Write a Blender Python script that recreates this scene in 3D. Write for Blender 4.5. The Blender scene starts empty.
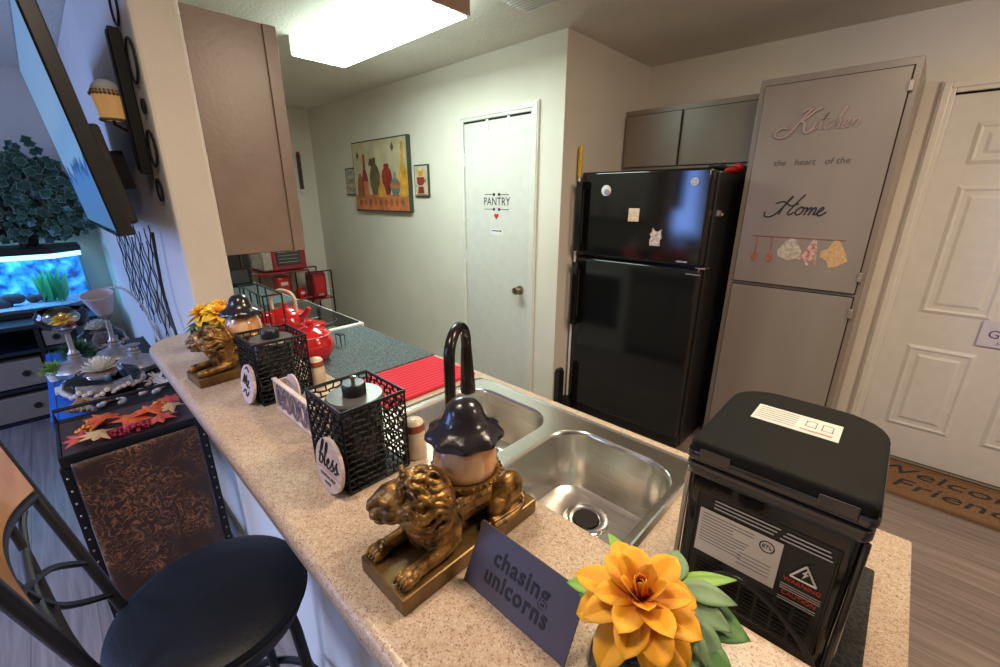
import bpy, bmesh, math, random
from mathutils import Vector, Matrix, Euler
C = bpy.context.scene.collection
PI = math.pi
rnd = random.Random(7)

# ---------------------------------------------------------------- materials
def new_mat(name):
    m = bpy.data.materials.new(name); m.use_nodes = True
    nt = m.node_tree; nt.nodes.clear()
    out = nt.nodes.new('ShaderNodeOutputMaterial'); b = nt.nodes.new('ShaderNodeBsdfPrincipled')
    nt.links.new(b.outputs[0], out.inputs[0])
    return m, nt, b
def c4(c): return (c[0], c[1], c[2], 1)
def mat(name, col, rough=.5, metal=0, col2=None, scale=20, detail=4, bump=0, bscale=None, coat=0, spec=None, lo=.35, hi=.65, stretch=None, rvar=0, sheen=0, trans=0, emit=None, estr=0, ior=None, sss=0):
    m, nt, b = new_mat(name); N = nt.nodes.new; L = nt.links.new
    b.inputs['Base Color'].default_value = c4(col); b.inputs['Roughness'].default_value = rough
    b.inputs['Metallic'].default_value = metal; b.inputs['Coat Weight'].default_value = coat
    b.inputs['Sheen Weight'].default_value = sheen; b.inputs['Transmission Weight'].default_value = trans
    if spec is not None: b.inputs['Specular IOR Level'].default_value = spec
    if ior: b.inputs['IOR'].default_value = ior
    if sss: b.inputs['Subsurface Weight'].default_value = sss; b.inputs['Subsurface Radius'].default_value = (.01, .005, .003)
    if emit: b.inputs['Emission Color'].default_value = c4(emit); b.inputs['Emission Strength'].default_value = estr
    tc = N('ShaderNodeTexCoord'); mp = N('ShaderNodeMapping'); L(tc.outputs['Object'], mp.inputs[0])
    if stretch: mp.inputs['Scale'].default_value = stretch
    def noise(s, d=detail):
        n = N('ShaderNodeTexNoise'); n.inputs['Scale'].default_value = s; n.inputs['Detail'].default_value = d; L(mp.outputs[0], n.inputs[0]); return n
    n = noise(scale)
    r = N('ShaderNodeValToRGB'); r.color_ramp.elements[0].position = lo; r.color_ramp.elements[1].position = hi
    if col2 is None: col2 = tuple(min(1, v * 1.06) for v in col)
    r.color_ramp.elements[0].color = c4(col); r.color_ramp.elements[1].color = c4(col2)
    L(n.outputs[0], r.inputs[0]); L(r.outputs[0], b.inputs['Base Color'])
    if rvar:
        q = N('ShaderNodeMapRange'); q.inputs['To Min'].default_value = max(0, rough - rvar); q.inputs['To Max'].default_value = min(1, rough + rvar)
        L(n.outputs[0], q.inputs[0]); L(q.outputs[0], b.inputs['Roughness'])
    if bump:
        n2 = noise(bscale or scale * 2, 3); bp = N('ShaderNodeBump'); bp.inputs['Strength'].default_value = bump; bp.inputs['Distance'].default_value = .004
        L(n2.outputs[0], bp.inputs['Height']); L(bp.outputs[0], b.inputs['Normal'])
    return m
def glass(name, tint=(1, 1, 1), mix=.12, rough=.02):
    m = bpy.data.materials.new(name); m.use_nodes = True; nt = m.node_tree; nt.nodes.clear(); N = nt.nodes.new; L = nt.links.new
    out = N('ShaderNodeOutputMaterial'); t = N('ShaderNodeBsdfTransparent'); g = N('ShaderNodeBsdfGlossy'); mx = N('ShaderNodeMixShader'); f = N('ShaderNodeFresnel')
    t.inputs[0].default_value = c4(tint); g.inputs['Roughness'].default_value = rough; f.inputs[0].default_value = 1.45
    ad = N('ShaderNodeMath'); ad.operation = 'ADD'; ad.inputs[1].default_value = mix; L(f.outputs[0], ad.inputs[0])
    L(ad.outputs[0], mx.inputs[0]); L(t.outputs[0], mx.inputs[1]); L(g.outputs[0], mx.inputs[2]); L(mx.outputs[0], out.inputs[0])
    return m
def emis(name, col, s):
    m = bpy.data.materials.new(name); m.use_nodes = True; nt = m.node_tree; nt.nodes.clear()
    out = nt.nodes.new('ShaderNodeOutputMaterial'); e = nt.nodes.new('ShaderNodeEmission'); e.inputs[0].default_value = c4(col); e.inputs[1].default_value = s
    nt.links.new(e.outputs[0], out.inputs[0]); return m

M = {}
PAINT = (.72, .665, .585)
M['wall'] = mat('wall_paint', PAINT, .75, bump=.25, bscale=90, scale=3)
M['ceil'] = mat('ceiling_paint', (.76, .72, .64), .9, bump=.8, bscale=55, scale=3)
M['trim'] = mat('white_trim_paint', (.70, .67, .62), .35)
M['door'] = mat('white_door_paint', (.66, .63, .60), .4, bump=.05, bscale=60)
M['cab'] = mat('taupe_cabinet_paint', (.235, .19, .155), .31, col2=(.262, .212, .174), scale=6, bump=.05, bscale=40, stretch=(1, 1, .15), rvar=.04)
M['cab_side'] = mat('taupe_cabinet_end_panel', (.25, .185, .15), .30, col2=(.285, .215, .175), scale=7, bump=.1, bscale=60, rvar=.05)
M['dark_gap'] = mat('dark_gap', (.012, .01, .009), .8)
M['black_gloss'] = mat('black_gloss_enamel', (.006, .006, .007), .07, spec=.6, bump=.02, bscale=300)
M['black_satin'] = mat('black_satin', (.012, .012, .013), .35)
M['black_matte'] = mat('black_matte', (.018, .017, .018), .6)
M['black_metal'] = mat('black_metal', (.012, .011, .012), .45, spec=.35)
M['vinyl'] = mat('black_vinyl', (.006, .007, .010), .46, spec=.35, bump=.15, bscale=120)
M['steel'] = mat('brushed_steel', (.66, .64, .60), .24, metal=1, col2=(.74, .71, .66), scale=30, stretch=(.3, 8, 8), rvar=.05)
M['chrome'] = mat('chrome', (.75, .75, .75), .08, metal=1)
M['bronze'] = mat('dark_bronze', (.03, .026, .024), .22, metal=.7)
M['nickel'] = mat('satin_nickel', (.42, .35, .25), .28, metal=1)
M['red'] = mat('red_enamel', (.55, .012, .014), .16, coat=.6)
M['darkred'] = mat('dark_red_enamel', (.28, .012, .02), .25, coat=.4)
M['white'] = mat('white_plastic', (.75, .74, .72), .35)
M['cream'] = mat('cream_ceramic', (.62, .50, .38), .35, col2=(.70, .60, .48), scale=60)
M['rust'] = mat('rust_glaze', (.28, .07, .03), .3)
M['stovetop'] = mat('glass_cooktop', (.008, .008, .009), .05)
M['wood'] = mat('honey_wood', (.42, .17, .035), .32, col2=(.55, .25, .06), scale=9, stretch=(1, 6, 1), coat=.3)
M['brownboard'] = mat('dark_brown_board', (.045, .022, .018), .4, col2=(.075, .038, .03), scale=30)
M['whitewood'] = mat('whitewashed_wood', (.55, .42, .38), .7, col2=(.68, .56, .52), scale=25, stretch=(1, 1, 8))
M['ink'] = mat('black_ink', (.015, .012, .015), .6)
M['greyink'] = mat('grey_lettering', (.07, .055, .05), .5)
M['silver'] = mat('antique_silver', (.42, .37, .33), .35, metal=.75, col2=(.55, .5, .45), scale=40)
M['sign'] = mat('slate_metal_sign', (.095, .082, .11), .38, metal=.35, bump=.05)
M['amber'] = mat('amber_glass_globe', (.60, .27, .11), .22, col2=(.84, .52, .30), scale=45, stretch=(1, 1, .10), coat=.5, sss=.1, lo=.42, hi=.6)
M['leaf'] = mat('green_leaf', (.045, .13, .03), .5, col2=(.10, .24, .06), scale=50)
M['leaf2'] = mat('sage_leaf', (.14, .24, .12), .6, col2=(.22, .33, .17), scale=40)
M['leafb'] = mat('bright_leaf', (.16, .36, .04), .5, col2=(.25, .45, .06), scale=40)
M['ivy'] = mat('ivy_leaf', (.012, .05, .03), .45, col2=(.03, .10, .055), scale=12)
M['ivyedge'] = mat('ivy_pale_margin', (.16, .26, .17), .5)
M['orange'] = mat('autumn_orange', (.75, .16, .02), .6, col2=(.62, .06, .015), scale=30)
M['autred'] = mat('autumn_red', (.50, .03, .03), .6, col2=(.6, .10, .04), scale=30)
M['berry'] = mat('crimson_berry', (.33, .008, .03), .3)
M['berryo'] = mat('orange_berry', (.75, .25, .02), .3)
M['straw'] = mat('straw_leaf', (.62, .36, .14), .7)
M['blue'] = mat('blue_runner_cloth', (.012, .12, .50), .75, bump=.3, bscale=200)
M['beige'] = mat('beige_fabric', (.28, .22, .17), .9, bump=.4, bscale=300)
M['shell'] = mat('shell', (.62, .54, .47), .5, col2=(.45, .36, .30), scale=60)
M['coral'] = mat('white_coral', (.72, .68, .64), .8, bump=.5, bscale=120)
M['drift'] = mat('driftwood', (.22, .13, .075), .8, col2=(.32, .20, .12), scale=40, bump=.5)
M['pebble'] = mat('pebbles', (.45, .40, .36), .4, col2=(.2, .17, .15), scale=120, bump=.8, bscale=200)
M['chrys'] = mat('cream_petals', (.72, .66, .52), .6)
M['shade'] = mat('white_lampshade', (.62, .52, .52), .7)
M['paper'] = mat('paper_label', (.62, .57, .52), .6)
M['yellow'] = mat('yellow_plastic', (.72, .45, .02), .4)
M['lilac'] = mat('lilac_plate', (.60, .57, .66), .5)
M['purple'] = mat('purple_ink', (.10, .05, .28), .5)
M['heart'] = mat('red_heart', (.6, .03, .02), .5)
M['smoke'] = mat('smoke_plastic', (.028, .026, .028), .14, spec=.7)
M['glass'] = glass('clear_glass', (1, 1, 1), .03)
M['tankglass'] = glass('tank_glass', (.85, .95, 1), .04)
M['gold'] = mat('gold_beads', (.55, .36, .12), .3, metal=.8)
M['conebulb'] = mat('sconce_amber', (.75, .42, .16), .3, emit=(1, .55, .2), estr=.25, col2=(.5, .22, .07), scale=30, stretch=(1, 1, .1))

def petal_mat(name, inner, outer, rad):
    m, nt, b = new_mat(name); N = nt.nodes.new; L = nt.links.new
    tc = N('ShaderNodeTexCoord'); ln = N('ShaderNodeVectorMath'); ln.operation = 'LENGTH'; L(tc.outputs['Object'], ln.inputs[0])
    mr = N('ShaderNodeMapRange'); mr.inputs['From Max'].default_value = rad; L(ln.outputs['Value'], mr.inputs[0])
    nz = N('ShaderNodeTexNoise'); nz.inputs['Scale'].default_value = 60; L(tc.outputs['Object'], nz.inputs[0])
    ad = N('ShaderNodeMath'); ad.operation = 'MULTIPLY_ADD'; ad.inputs[1].default_value = .5; ad.inputs[2].default_value = -.25; L(nz.outputs[0], ad.inputs[0])
    a2 = N('ShaderNodeMath'); L(mr.outputs[0], a2.inputs[0]); L(ad.outputs[0], a2.inputs[1])
    r = N('ShaderNodeValToRGB'); r.color_ramp.elements[0].color = c4(inner); r.color_ramp.elements[1].color = c4(outer); r.color_ramp.elements[0].position = .15; r.color_ramp.elements[1].position = .75
    L(a2.outputs[0], r.inputs[0]); L(r.outputs[0], b.inputs['Base Color']); b.inputs['Roughness'].default_value = .6
    return m
M['petal'] = petal_mat('golden_petals', (.45, .07, .004), (.88, .40, .012), .045)
M['petal2'] = petal_mat('yellow_petals', (.80, .28, .01), (.92, .58, .03), .04)

def counter_mat(name, base, g1, g2, rough=.3):
    m, nt, b = new_mat(name); N = nt.nodes.new; L = nt.links.new
    tc = N('ShaderNodeTexCoord')
    def ramp(src, p0, p1, a, c):
        r = N('ShaderNodeValToRGB'); r.color_ramp.elements[0].position = p0; r.color_ramp.elements[1].position = p1
        r.color_ramp.elements[0].color = c4(a); r.color_ramp.elements[1].color = c4(c); L(src, r.inputs[0]); return r
    v = N('ShaderNodeTexVoronoi'); v.inputs['Scale'].default_value = 620; L(tc.outputs['Object'], v.inputs['Vector'])
    s = N('ShaderNodeSeparateColor'); L(v.outputs['Color'], s.inputs[0])
    r1 = ramp(s.outputs[0], .0, 1., g1, base); r1.color_ramp.elements[0].position = .03; r1.color_ramp.elements[1].position = .22
    e = r1.color_ramp.elements.new(.85); e.color = c4(base); e = r1.color_ramp.elements.new(1.); e.color = c4(g2)
    n = N('ShaderNodeTexNoise'); n.inputs['Scale'].default_value = 120; n.inputs['Detail'].default_value = 5; L(tc.outputs['Object'], n.inputs[0])
    r2 = ramp(n.outputs[0], .36, .55, (.80, .72, .64), (1, 1, 1))
    mx = N('ShaderNodeMix'); mx.data_type = 'RGBA'; mx.blend_type = 'MULTIPLY'; mx.inputs[0].default_value = .7; L(r1.outputs[0], mx.inputs[6]); L(r2.outputs[0], mx.inputs[7])
    L(mx.outputs[2], b.inputs['Base Color']); b.inputs['Roughness'].default_value = rough
    return m
M['counter'] = counter_mat('speckled_laminate', (.56, .43, .32), (.27, .17, .11), (.70, .60, .50))

def floor_mat():
    m, nt, b = new_mat('plank_floor'); N = nt.nodes.new; L = nt.links.new
    tc = N('ShaderNodeTexCoord'); br = N('ShaderNodeTexBrick'); L(tc.outputs['Object'], br.inputs[0])
    br.offset = .37; br.inputs['Scale'].default_value = 1; br.inputs['Brick Width'].default_value = 1.2; br.inputs['Row Height'].default_value = .18
    br.inputs['Mortar Size'].default_value = .0016; br.inputs['Color1'].default_value = (.20, .155, .135, 1); br.inputs['Color2'].default_value = (.26, .205, .18, 1); br.inputs['Mortar'].default_value = (.12, .09, .08, 1)
    mp = N('ShaderNodeMapping'); mp.inputs['Scale'].default_value = (1.2, 22, 1); L(tc.outputs['Object'], mp.inputs[0])
    n = N('ShaderNodeTexNoise'); n.inputs['Scale'].default_value = 2.2; n.inputs['Detail'].default_value = 6; n.inputs['Distortion'].default_value = .6; L(mp.outputs[0], n.inputs[0])
    r = N('ShaderNodeValToRGB'); r.color_ramp.elements[0].position = .3; r.color_ramp.elements[1].position = .7; r.color_ramp.elements[0].color = (.68, .66, .65, 1); r.color_ramp.elements[1].color = (1.25, 1.22, 1.2, 1); L(n.outputs[0], r.inputs[0])
    mx = N('ShaderNodeMix'); mx.data_type = 'RGBA'; mx.blend_type = 'MULTIPLY'; mx.inputs[0].default_value = 1; L(br.outputs[0], mx.inputs[6]); L(r.outputs[0], mx.inputs[7])
    L(mx.outputs[2], b.inputs['Base Color']); b.inputs['Roughness'].default_value = .38
    return m
M['floor'] = floor_mat()

def weave(name, a, c, s, bump=.6, rough=.9, stripe=False):
    m, nt, b = new_mat(name); N = nt.nodes.new; L = nt.links.new
    tc = N('ShaderNodeTexCoord'); 
    if stripe:
        w = N('ShaderNodeTexWave'); w.inputs['Scale'].default_value = s; w.bands_direction = 'X'; L(tc.outputs['Object'], w.inputs[0]); src = w.outputs['Fac']
    else:
        w = N('ShaderNodeTexVoronoi'); w.inputs['Scale'].default_value = s; L(tc.outputs['Object'], w.inputs['Vector']); src = w.outputs['Distance']
    r = N('ShaderNodeValToRGB'); r.color_ramp.elements[0].color = c4(a); r.color_ramp.elements[1].color = c4(c); r.color_ramp.elements[0].position = .1; r.color_ramp.elements[1].position = .7
    L(src, r.inputs[0]); L(r.outputs[0], b.inputs['Base Color']); b.inputs['Roughness'].default_value = rough
    bp = N('ShaderNodeBump'); bp.inputs['Strength'].default_value = bump; bp.inputs['Distance'].default_value = .003; L(src, bp.inputs['Height']); L(bp.outputs[0], b.inputs['Normal'])
    return m
M['greymat'] = weave('grey_drying_mat', (.03, .045, .05), (.12, .15, .16), 130)
M['redmat'] = weave('red_drying_mat', (.50, .01, .03), (.78, .03, .06), 17, bump=1, stripe=True)
M['blackmesh'] = weave('black_mesh_mat', (.006, .006, .006), (.03, .03, .03), 160)
M['coir'] = weave('brown_coir', (.09, .04, .018), (.24, .13, .06), 220)

def damask():
    m, nt, b = new_mat('brown_crushed_velvet'); N = nt.nodes.new; L = nt.links.new
    tc = N('ShaderNodeTexCoord')
    n0 = N('ShaderNodeTexNoise'); n0.inputs['Scale'].default_value = 22; n0.inputs['Detail'].default_value = 2; n0.inputs['Distortion'].default_value = 2.2; L(tc.outputs['Object'], n0.inputs[0])
    v = N('ShaderNodeMath'); v.operation = 'SUBTRACT'; v.inputs[1].default_value = .5; L(n0.outputs[0], v.inputs[0])
    ab = N('ShaderNodeMath'); ab.operation = 'ABSOLUTE'; L(v.outputs[0], ab.inputs[0])
    r = N('ShaderNodeValToRGB'); r.color_ramp.elements[0].position = .0; r.color_ramp.elements[1].position = .045; r.color_ramp.elements[0].color = (.40, .17, .055, 1); r.color_ramp.elements[1].color = (.05, .015, .006, 1); L(ab.outputs[0], r.inputs[0])
    n = N('ShaderNodeTexNoise'); n.inputs['Scale'].default_value = 7; L(tc.outputs['Object'], n.inputs[0])
    r2 = N('ShaderNodeValToRGB'); r2.color_ramp.elements[0].position = .42; r2.color_ramp.elements[1].position = .58; L(n.outputs[0], r2.inputs[0])
    mx = N('ShaderNodeMix'); mx.data_type = 'RGBA'; mx.inputs[6].default_value = (.05, .017, .008, 1); L(r2.outputs[0], mx.inputs[0]); L(r.outputs[0], mx.inputs[7])
    L(mx.outputs[2], b.inputs['Base Color']); b.inputs['Roughness'].default_value = .5; b.inputs['Sheen Weight'].default_value = .15
    bp = N('ShaderNodeBump'); bp.inputs['Strength'].default_value = .5; bp.inputs['Distance'].default_value = .004; L(n0.outputs[0], bp.inputs['Height']); L(bp.outputs[0], b.inputs['Normal'])
    return m
M['damask'] = damask()

M['lion'] = mat('antiqued_gold_resin', (.05, .026, .012), .34, metal=.6, col2=(.42, .22, .055), scale=55, detail=6, lo=.34, hi=.62, rvar=.1, bump=.25, bscale=160)
M['lionbase'] = mat('antiqued_gold_plinth', (.10, .055, .02), .35, metal=.5, col2=(.26, .15, .045), scale=18, rvar=.08, bump=.1)

def screen_mat():
    m = bpy.data.materials.new('tv_picture'); m.use_nodes = True; nt = m.node_tree; nt.nodes.clear(); N = nt.nodes.new; L = nt.links.new
    out = N('ShaderNodeOutputMaterial'); e = N('ShaderNodeEmission'); tc = N('ShaderNodeTexCoord'); g = N('ShaderNodeBsdfGlossy'); ad = N('ShaderNodeMixShader')
    g.inputs['Roughness'].default_value = .15; g.inputs['Color'].default_value = (.3, .3, .3, 1)
    sp = N('ShaderNodeSeparateXYZ'); L(tc.outputs['Object'], sp.inputs[0])
    n = N('ShaderNodeTexNoise'); n.inputs['Scale'].default_value = 7; n.inputs['Detail'].default_value = 8; L(tc.outputs['Object'], n.inputs[0])
    r = N('ShaderNodeValToRGB'); r.color_ramp.elements[0].position = 0; r.color_ramp.elements[0].color = (.10, .26, .55, 1); r.color_ramp.elements[1].position = 1; r.color_ramp.elements[1].color = (.2, .38, .68, 1)
    for p, c in ((.28, (.13, .33, .62)), (.32, (.05, .14, .34)), (.36, (.30, .55, .72)), (.5, (.28, .50, .66)), (.6, (.36, .55, .68))):
        q = r.color_ramp.elements.new(p); q.color = c4((c[0] * .7, c[1] * .8, c[2] * 1.1))
    mr = N('ShaderNodeMapRange'); mr.inputs['From Max'].default_value = .66; L(sp.outputs['Z'], mr.inputs[0])
    a = N('ShaderNodeMath'); a.operation = 'MULTIPLY_ADD'; a.inputs[1].default_value = .30; L(n.outputs[0], a.inputs[0]); 
    s2 = N('ShaderNodeMath'); s2.operation = 'SUBTRACT'; s2.inputs[1].default_value = .15; L(mr.outputs[0], s2.inputs[0]); L(s2.outputs[0], a.inputs[2])
    L(a.outputs[0], r.inputs[0]); L(r.outputs[0], e.inputs[0]); e.inputs[1].default_value = .8
    ad.inputs[0].default_value = .12; L(e.outputs[0], ad.inputs[1]); L(g.outputs[0], ad.inputs[2]); L(ad.outputs[0], out.inputs[0]); return m
M['screen'] = screen_mat()
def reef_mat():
    m, nt, b = new_mat('glowing_tank_background'); N = nt.nodes.new; L = nt.links.new
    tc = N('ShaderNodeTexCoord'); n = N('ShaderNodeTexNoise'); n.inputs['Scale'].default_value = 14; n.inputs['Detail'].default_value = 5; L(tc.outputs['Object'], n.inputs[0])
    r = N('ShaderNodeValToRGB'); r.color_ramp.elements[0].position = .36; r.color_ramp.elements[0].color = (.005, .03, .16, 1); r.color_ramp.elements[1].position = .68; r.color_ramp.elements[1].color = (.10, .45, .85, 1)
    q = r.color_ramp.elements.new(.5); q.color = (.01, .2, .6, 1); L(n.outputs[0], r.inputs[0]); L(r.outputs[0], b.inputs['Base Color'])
    L(r.outputs[0], b.inputs['Emission Color']); b.inputs['Emission Strength'].default_value = .9  # back panel glows by itself; tank light is put into its colour
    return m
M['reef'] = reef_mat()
def arrow(name, c): return mat(name, c, .6, col2=tuple(v * 1.5 for v in c), scale=40)

# ---------------------------------------------------------------- geometry helpers
class MB:
    def __init__(s): s.v = []; s.f = []; s.mi = []; s.cur = 0; s.tf = None
    def add(s, vs, fs):
        o = len(s.v)
        for v in vs:
            v = Vector(v); s.v.append(tuple(s.tf @ v if s.tf else v))
        for f in fs: s.f.append(tuple(i + o for i in f)); s.mi.append(s.cur)
        return s
    def box(s, x0, x1, y0, y1, z0, z1, rot=None, piv=None):
        vs = [Vector(p) for p in ((x0, y0, z0), (x1, y0, z0), (x1, y1, z0), (x0, y1, z0), (x0, y0, z1), (x1, y0, z1), (x1, y1, z1), (x0, y1, z1))]
        if rot:
            c = Vector(piv) if piv else Vector(((x0 + x1) / 2, (y0 + y1) / 2, (z0 + z1) / 2)); R = Euler(rot).to_matrix()
            vs = [c + R @ (v - c) for v in vs]
        return s.add(vs, [(0, 3, 2, 1), (4, 5, 6, 7), (0, 1, 5, 4), (1, 2, 6, 5), (2, 3, 7, 6), (3, 0, 4, 7)])
    def lathe(s, prof, c=(0, 0, 0), n=32, sx=1, sy=1, wob=None):
        vs = []; fs = []
        for k, (r, z) in enumerate(prof):
            for i in range(n):
                a = 2 * PI * i / n; rr = r * (wob(a, k) if wob else 1); vs.append((c[0] + rr * math.cos(a) * sx, c[1] + rr * math.sin(a) * sy, c[2] + z))
        for k in range(len(prof) - 1):
            for i in range(n):
                j = (i + 1) % n; fs.append((k * n + i, k * n + j, (k + 1) * n + j, (k + 1) * n + i))
        if prof[0][0] > 1e-6: fs.append(tuple(range(n - 1, -1, -1)))
        if prof[-1][0] > 1e-6: fs.append(tuple((len(prof) - 1) * n + i for i in range(n)))
        return s.add(vs, fs)
    def tube(s, pts, r, n=8, closed=False, flat=None, cap=True):
        pts = [Vector(p) for p in pts]; m = len(pts); vs = []; fs = []
        rs = r if isinstance(r, (list, tuple)) else [r] * m; up = None
        for i, p in enumerate(pts):
            a = pts[(i - 1) % m] if closed or i > 0 else p; b = pts[(i + 1) % m] if closed or i < m - 1 else p
            t = (b - a)
            if t.length < 1e-9: t = Vector((0, 0, 1))
            t.normalize()
            if up is None:
                up = Vector((0, 0, 1)) if abs(t.z) < .9 else Vector((1, 0, 0))
            u = (up - t * up.dot(t))
            if u.length < 1e-6: u = t.orthogonal()
            u.normalize(); w = t.cross(u); up = u
            for k in range(n):
                q = 2 * PI * k / n; vs.append(p + (u * math.cos(q) * (flat if flat else 1) + w * math.sin(q)) * rs[i])
        rng = m if closed else m - 1
        for i in range(rng):
            o = i * n; o2 = ((i + 1) % m) * n
            for k in range(n):
                l = (k + 1) % n; fs.append((o + k, o + l, o2 + l, o2 + k))
        if not closed and cap: fs.append(tuple(range(n - 1, -1, -1))); fs.append(tuple((m - 1) * n + k for k in range(n)))
        return s.add(vs, fs)
    def ell(s, c, r, rot=None, n=16, m=10):
        vs = []; fs = []; R = Euler(rot).to_matrix() if rot else Matrix.Identity(3)
        for k in range(1, m):
            for i in range(n):
                a = 2 * PI * i / n; b = PI * k / m
                vs.append(Vector(c) + R @ Vector((r[0] * math.sin(b) * math.cos(a), r[1] * math.sin(b) * math.sin(a), r[2] * math.cos(b))))
        t = len(vs); vs.append(Vector(c) + R @ Vector((0, 0, r[2]))); vs.append(Vector(c) + R @ Vector((0, 0, -r[2])))
        for k in range(m - 2):
            for i in range(n):
                j = (i + 1) % n; fs.append((k * n + i, (k + 1) * n + i, (k + 1) * n + j, k * n + j))
        for i in range(n):
            j = (i + 1) % n; fs.append((t, i, j)); fs.append((t + 1, (m - 2) * n + j, (m - 2) * n + i))
        return s.add(vs, fs)
    def prism(s, poly, a0, a1, axis='z'):
        # poly: list of 2d points; axis is the extrusion axis.  z:(x,y)  y:(x,z)  x:(y,z)
        def P(p, a): return {'z': (p[0], p[1], a), 'y': (p[0], a, p[1]), 'x': (a, p[0], p[1])}[axis]
        n = len(poly); vs = [P(p, a0) for p in poly] + [P(p, a1) for p in poly]
        fs = [tuple(range(n - 1, -1, -1)), tuple(range(n, 2 * n))] + [(i, (i + 1) % n, n + (i + 1) % n, n + i) for i in range(n)]
        return s.add(vs, fs)
    def loft(s, rings, cap0=True, cap1=True):
        n = len(rings[0]); vs = [p for r in rings for p in r]; fs = []
        for k in range(len(rings) - 1):
            for i in range(n):
                j = (i + 1) % n; fs.append((k * n + i, k * n + j, (k + 1) * n + j, (k + 1) * n + i))
        if cap0: fs.append(tuple(range(n - 1, -1, -1)))
        if cap1: fs.append(tuple((len(rings) - 1) * n + i for i in range(n)))
        return s.add(vs, fs)
    def build(s, name, mats, parent=None, smooth=False, bevel=0, loc=None, seg=2, sub=0, solid=0, origin=None):
        me = bpy.data.meshes.new(name); vs = s.v
        if origin is not None:
            o = Vector(origin); vs = [tuple(Vector(v) - o) for v in vs]; loc = origin
        me.from_pydata(vs, [], s.f)
        bm = bmesh.new(); bm.from_mesh(me); bmesh.ops.recalc_face_normals(bm, faces=bm.faces); bm.to_mesh(me); bm.free()
        mats = mats if isinstance(mats, (list, tuple)) else [mats]
        for q in mats: me.materials.append(M[q] if isinstance(q, str) else q)
        for p, i in zip(me.polygons, s.mi): p.material_index = i
        if smooth:
            for p in me.polygons: p.use_smooth = True
            try: me.set_sharp_from_angle(angle=math.radians(40))
            except Exception: pass
        o = bpy.data.objects.new(name, me); C.objects.link(o)
        if loc: o.location = loc
        if parent: o.parent = parent
        if solid: q = o.modifiers.new('s', 'SOLIDIFY'); q.thickness = solid; q.offset = 0
        if bevel: q = o.modifiers.new('b', 'BEVEL'); q.width = bevel; q.segments = seg; q.limit_method = 'ANGLE'; q.angle_limit = .6
        if sub: q = o.modifiers.new('u', 'SUBSURF'); q.levels = sub; q.render_levels = sub
        return o
def tag(o, label, cat, group=None, kind=None):
    if label: o['label'] = label
    if cat: o['category'] = cat
    if group: o['group'] = group
    if kind: o['kind'] = kind
    return o
def thing(name, label, cat, loc=(0, 0, 0), rz=0, group=None):
    o = bpy.data.objects.new(name, None); C.objects.link(o); o.location = loc; o.rotation_euler = (0, 0, rz); o.empty_display_size = .05
    return tag(o, label, cat, group)
def struct(o): o['kind'] = 'structure'; return o
def copy_tree(o, parent=None):
    c = o.copy(); C.objects.link(c); c.parent = parent
    for ch in [x for x in bpy.data.objects if x.parent == o]: copy_tree(ch, c)
    return c
def rrect(x0, x1, y0, y1, r, z, n=6):
    P = []
    for cx, cy, a0 in ((x1 - r, y1 - r, 0), (x0 + r, y1 - r, PI / 2), (x0 + r, y0 + r, PI), (x1 - r, y0 + r, 1.5 * PI)):
        for i in range(n + 1):
            a = a0 + PI / 2 * i / n; P.append((cx + r * math.cos(a), cy + r * math.sin(a), z))
    return P
def crom(pts, k=6, closed=False):
    pts = [Vector(p) for p in pts]; out = []; n = len(pts)
    rng = range(n) if closed else range(n - 1)
    for i in rng:
        p0 = pts[(i - 1) % n] if closed or i > 0 else pts[0]; p1 = pts[i]; p2 = pts[(i + 1) % n]; p3 = pts[(i + 2) % n] if closed or i < n - 2 else pts[-1]
        for j in range(k):
            t = j / k; out.append(.5 * ((2 * p1) + (p2 - p0) * t + (2 * p0 - 5 * p1 + 4 * p2 - p3) * t * t + (3 * p1 - p0 - 3 * p2 + p3) * t ** 3))
    if not closed: out.append(pts[-1])
    return out
def text(body, size, m, parent, mx, name='lettering', shear=0, ext=.0004, space=1, xs=1, align='CENTER', bold=0):
    cu = bpy.data.curves.new(name, 'FONT'); cu.body = body; cu.size = size; cu.extrude = ext; cu.align_x = align; cu.align_y = 'CENTER'; cu.shear = shear; cu.space_character = space; cu.offset = bold; cu.resolution_u = 3
    t = bpy.data.objects.new(name, cu); C.objects.link(t); bpy.context.view_layer.update()
    me = bpy.data.meshes.new_from_object(t.evaluated_get(bpy.context.evaluated_depsgraph_get())); bpy.data.objects.remove(t)
    me.transform(Matrix.Diagonal((xs, 1, 1, 1))); me.transform(mx); me.name = name; me.materials.clear(); me.materials.append(M[m])
    o = bpy.data.objects.new(name, me); C.objects.link(o); o.parent = parent; return o
def face_y(x, y, z): return Matrix.Translation((x, y, z)) @ Matrix.Rotation(PI / 2, 4, 'X')      # lettering that faces -y
def strokes(mb, St, ox, oz, s, y, r, sh=.25, flat=None):
    for st in St:
        P = crom([(ox + (p[0] + sh * p[1]) * s, y, oz + p[1] * s) for p in st], 6)
        mb.tube(P, r, 6)
def circ(cx, cy, r, n=24, sx=1, sy=1): return [(cx + r * sx * math.cos(2 * PI * i / n), cy + r * sy * math.sin(2 * PI * i / n)) for i in range(n)]
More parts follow.
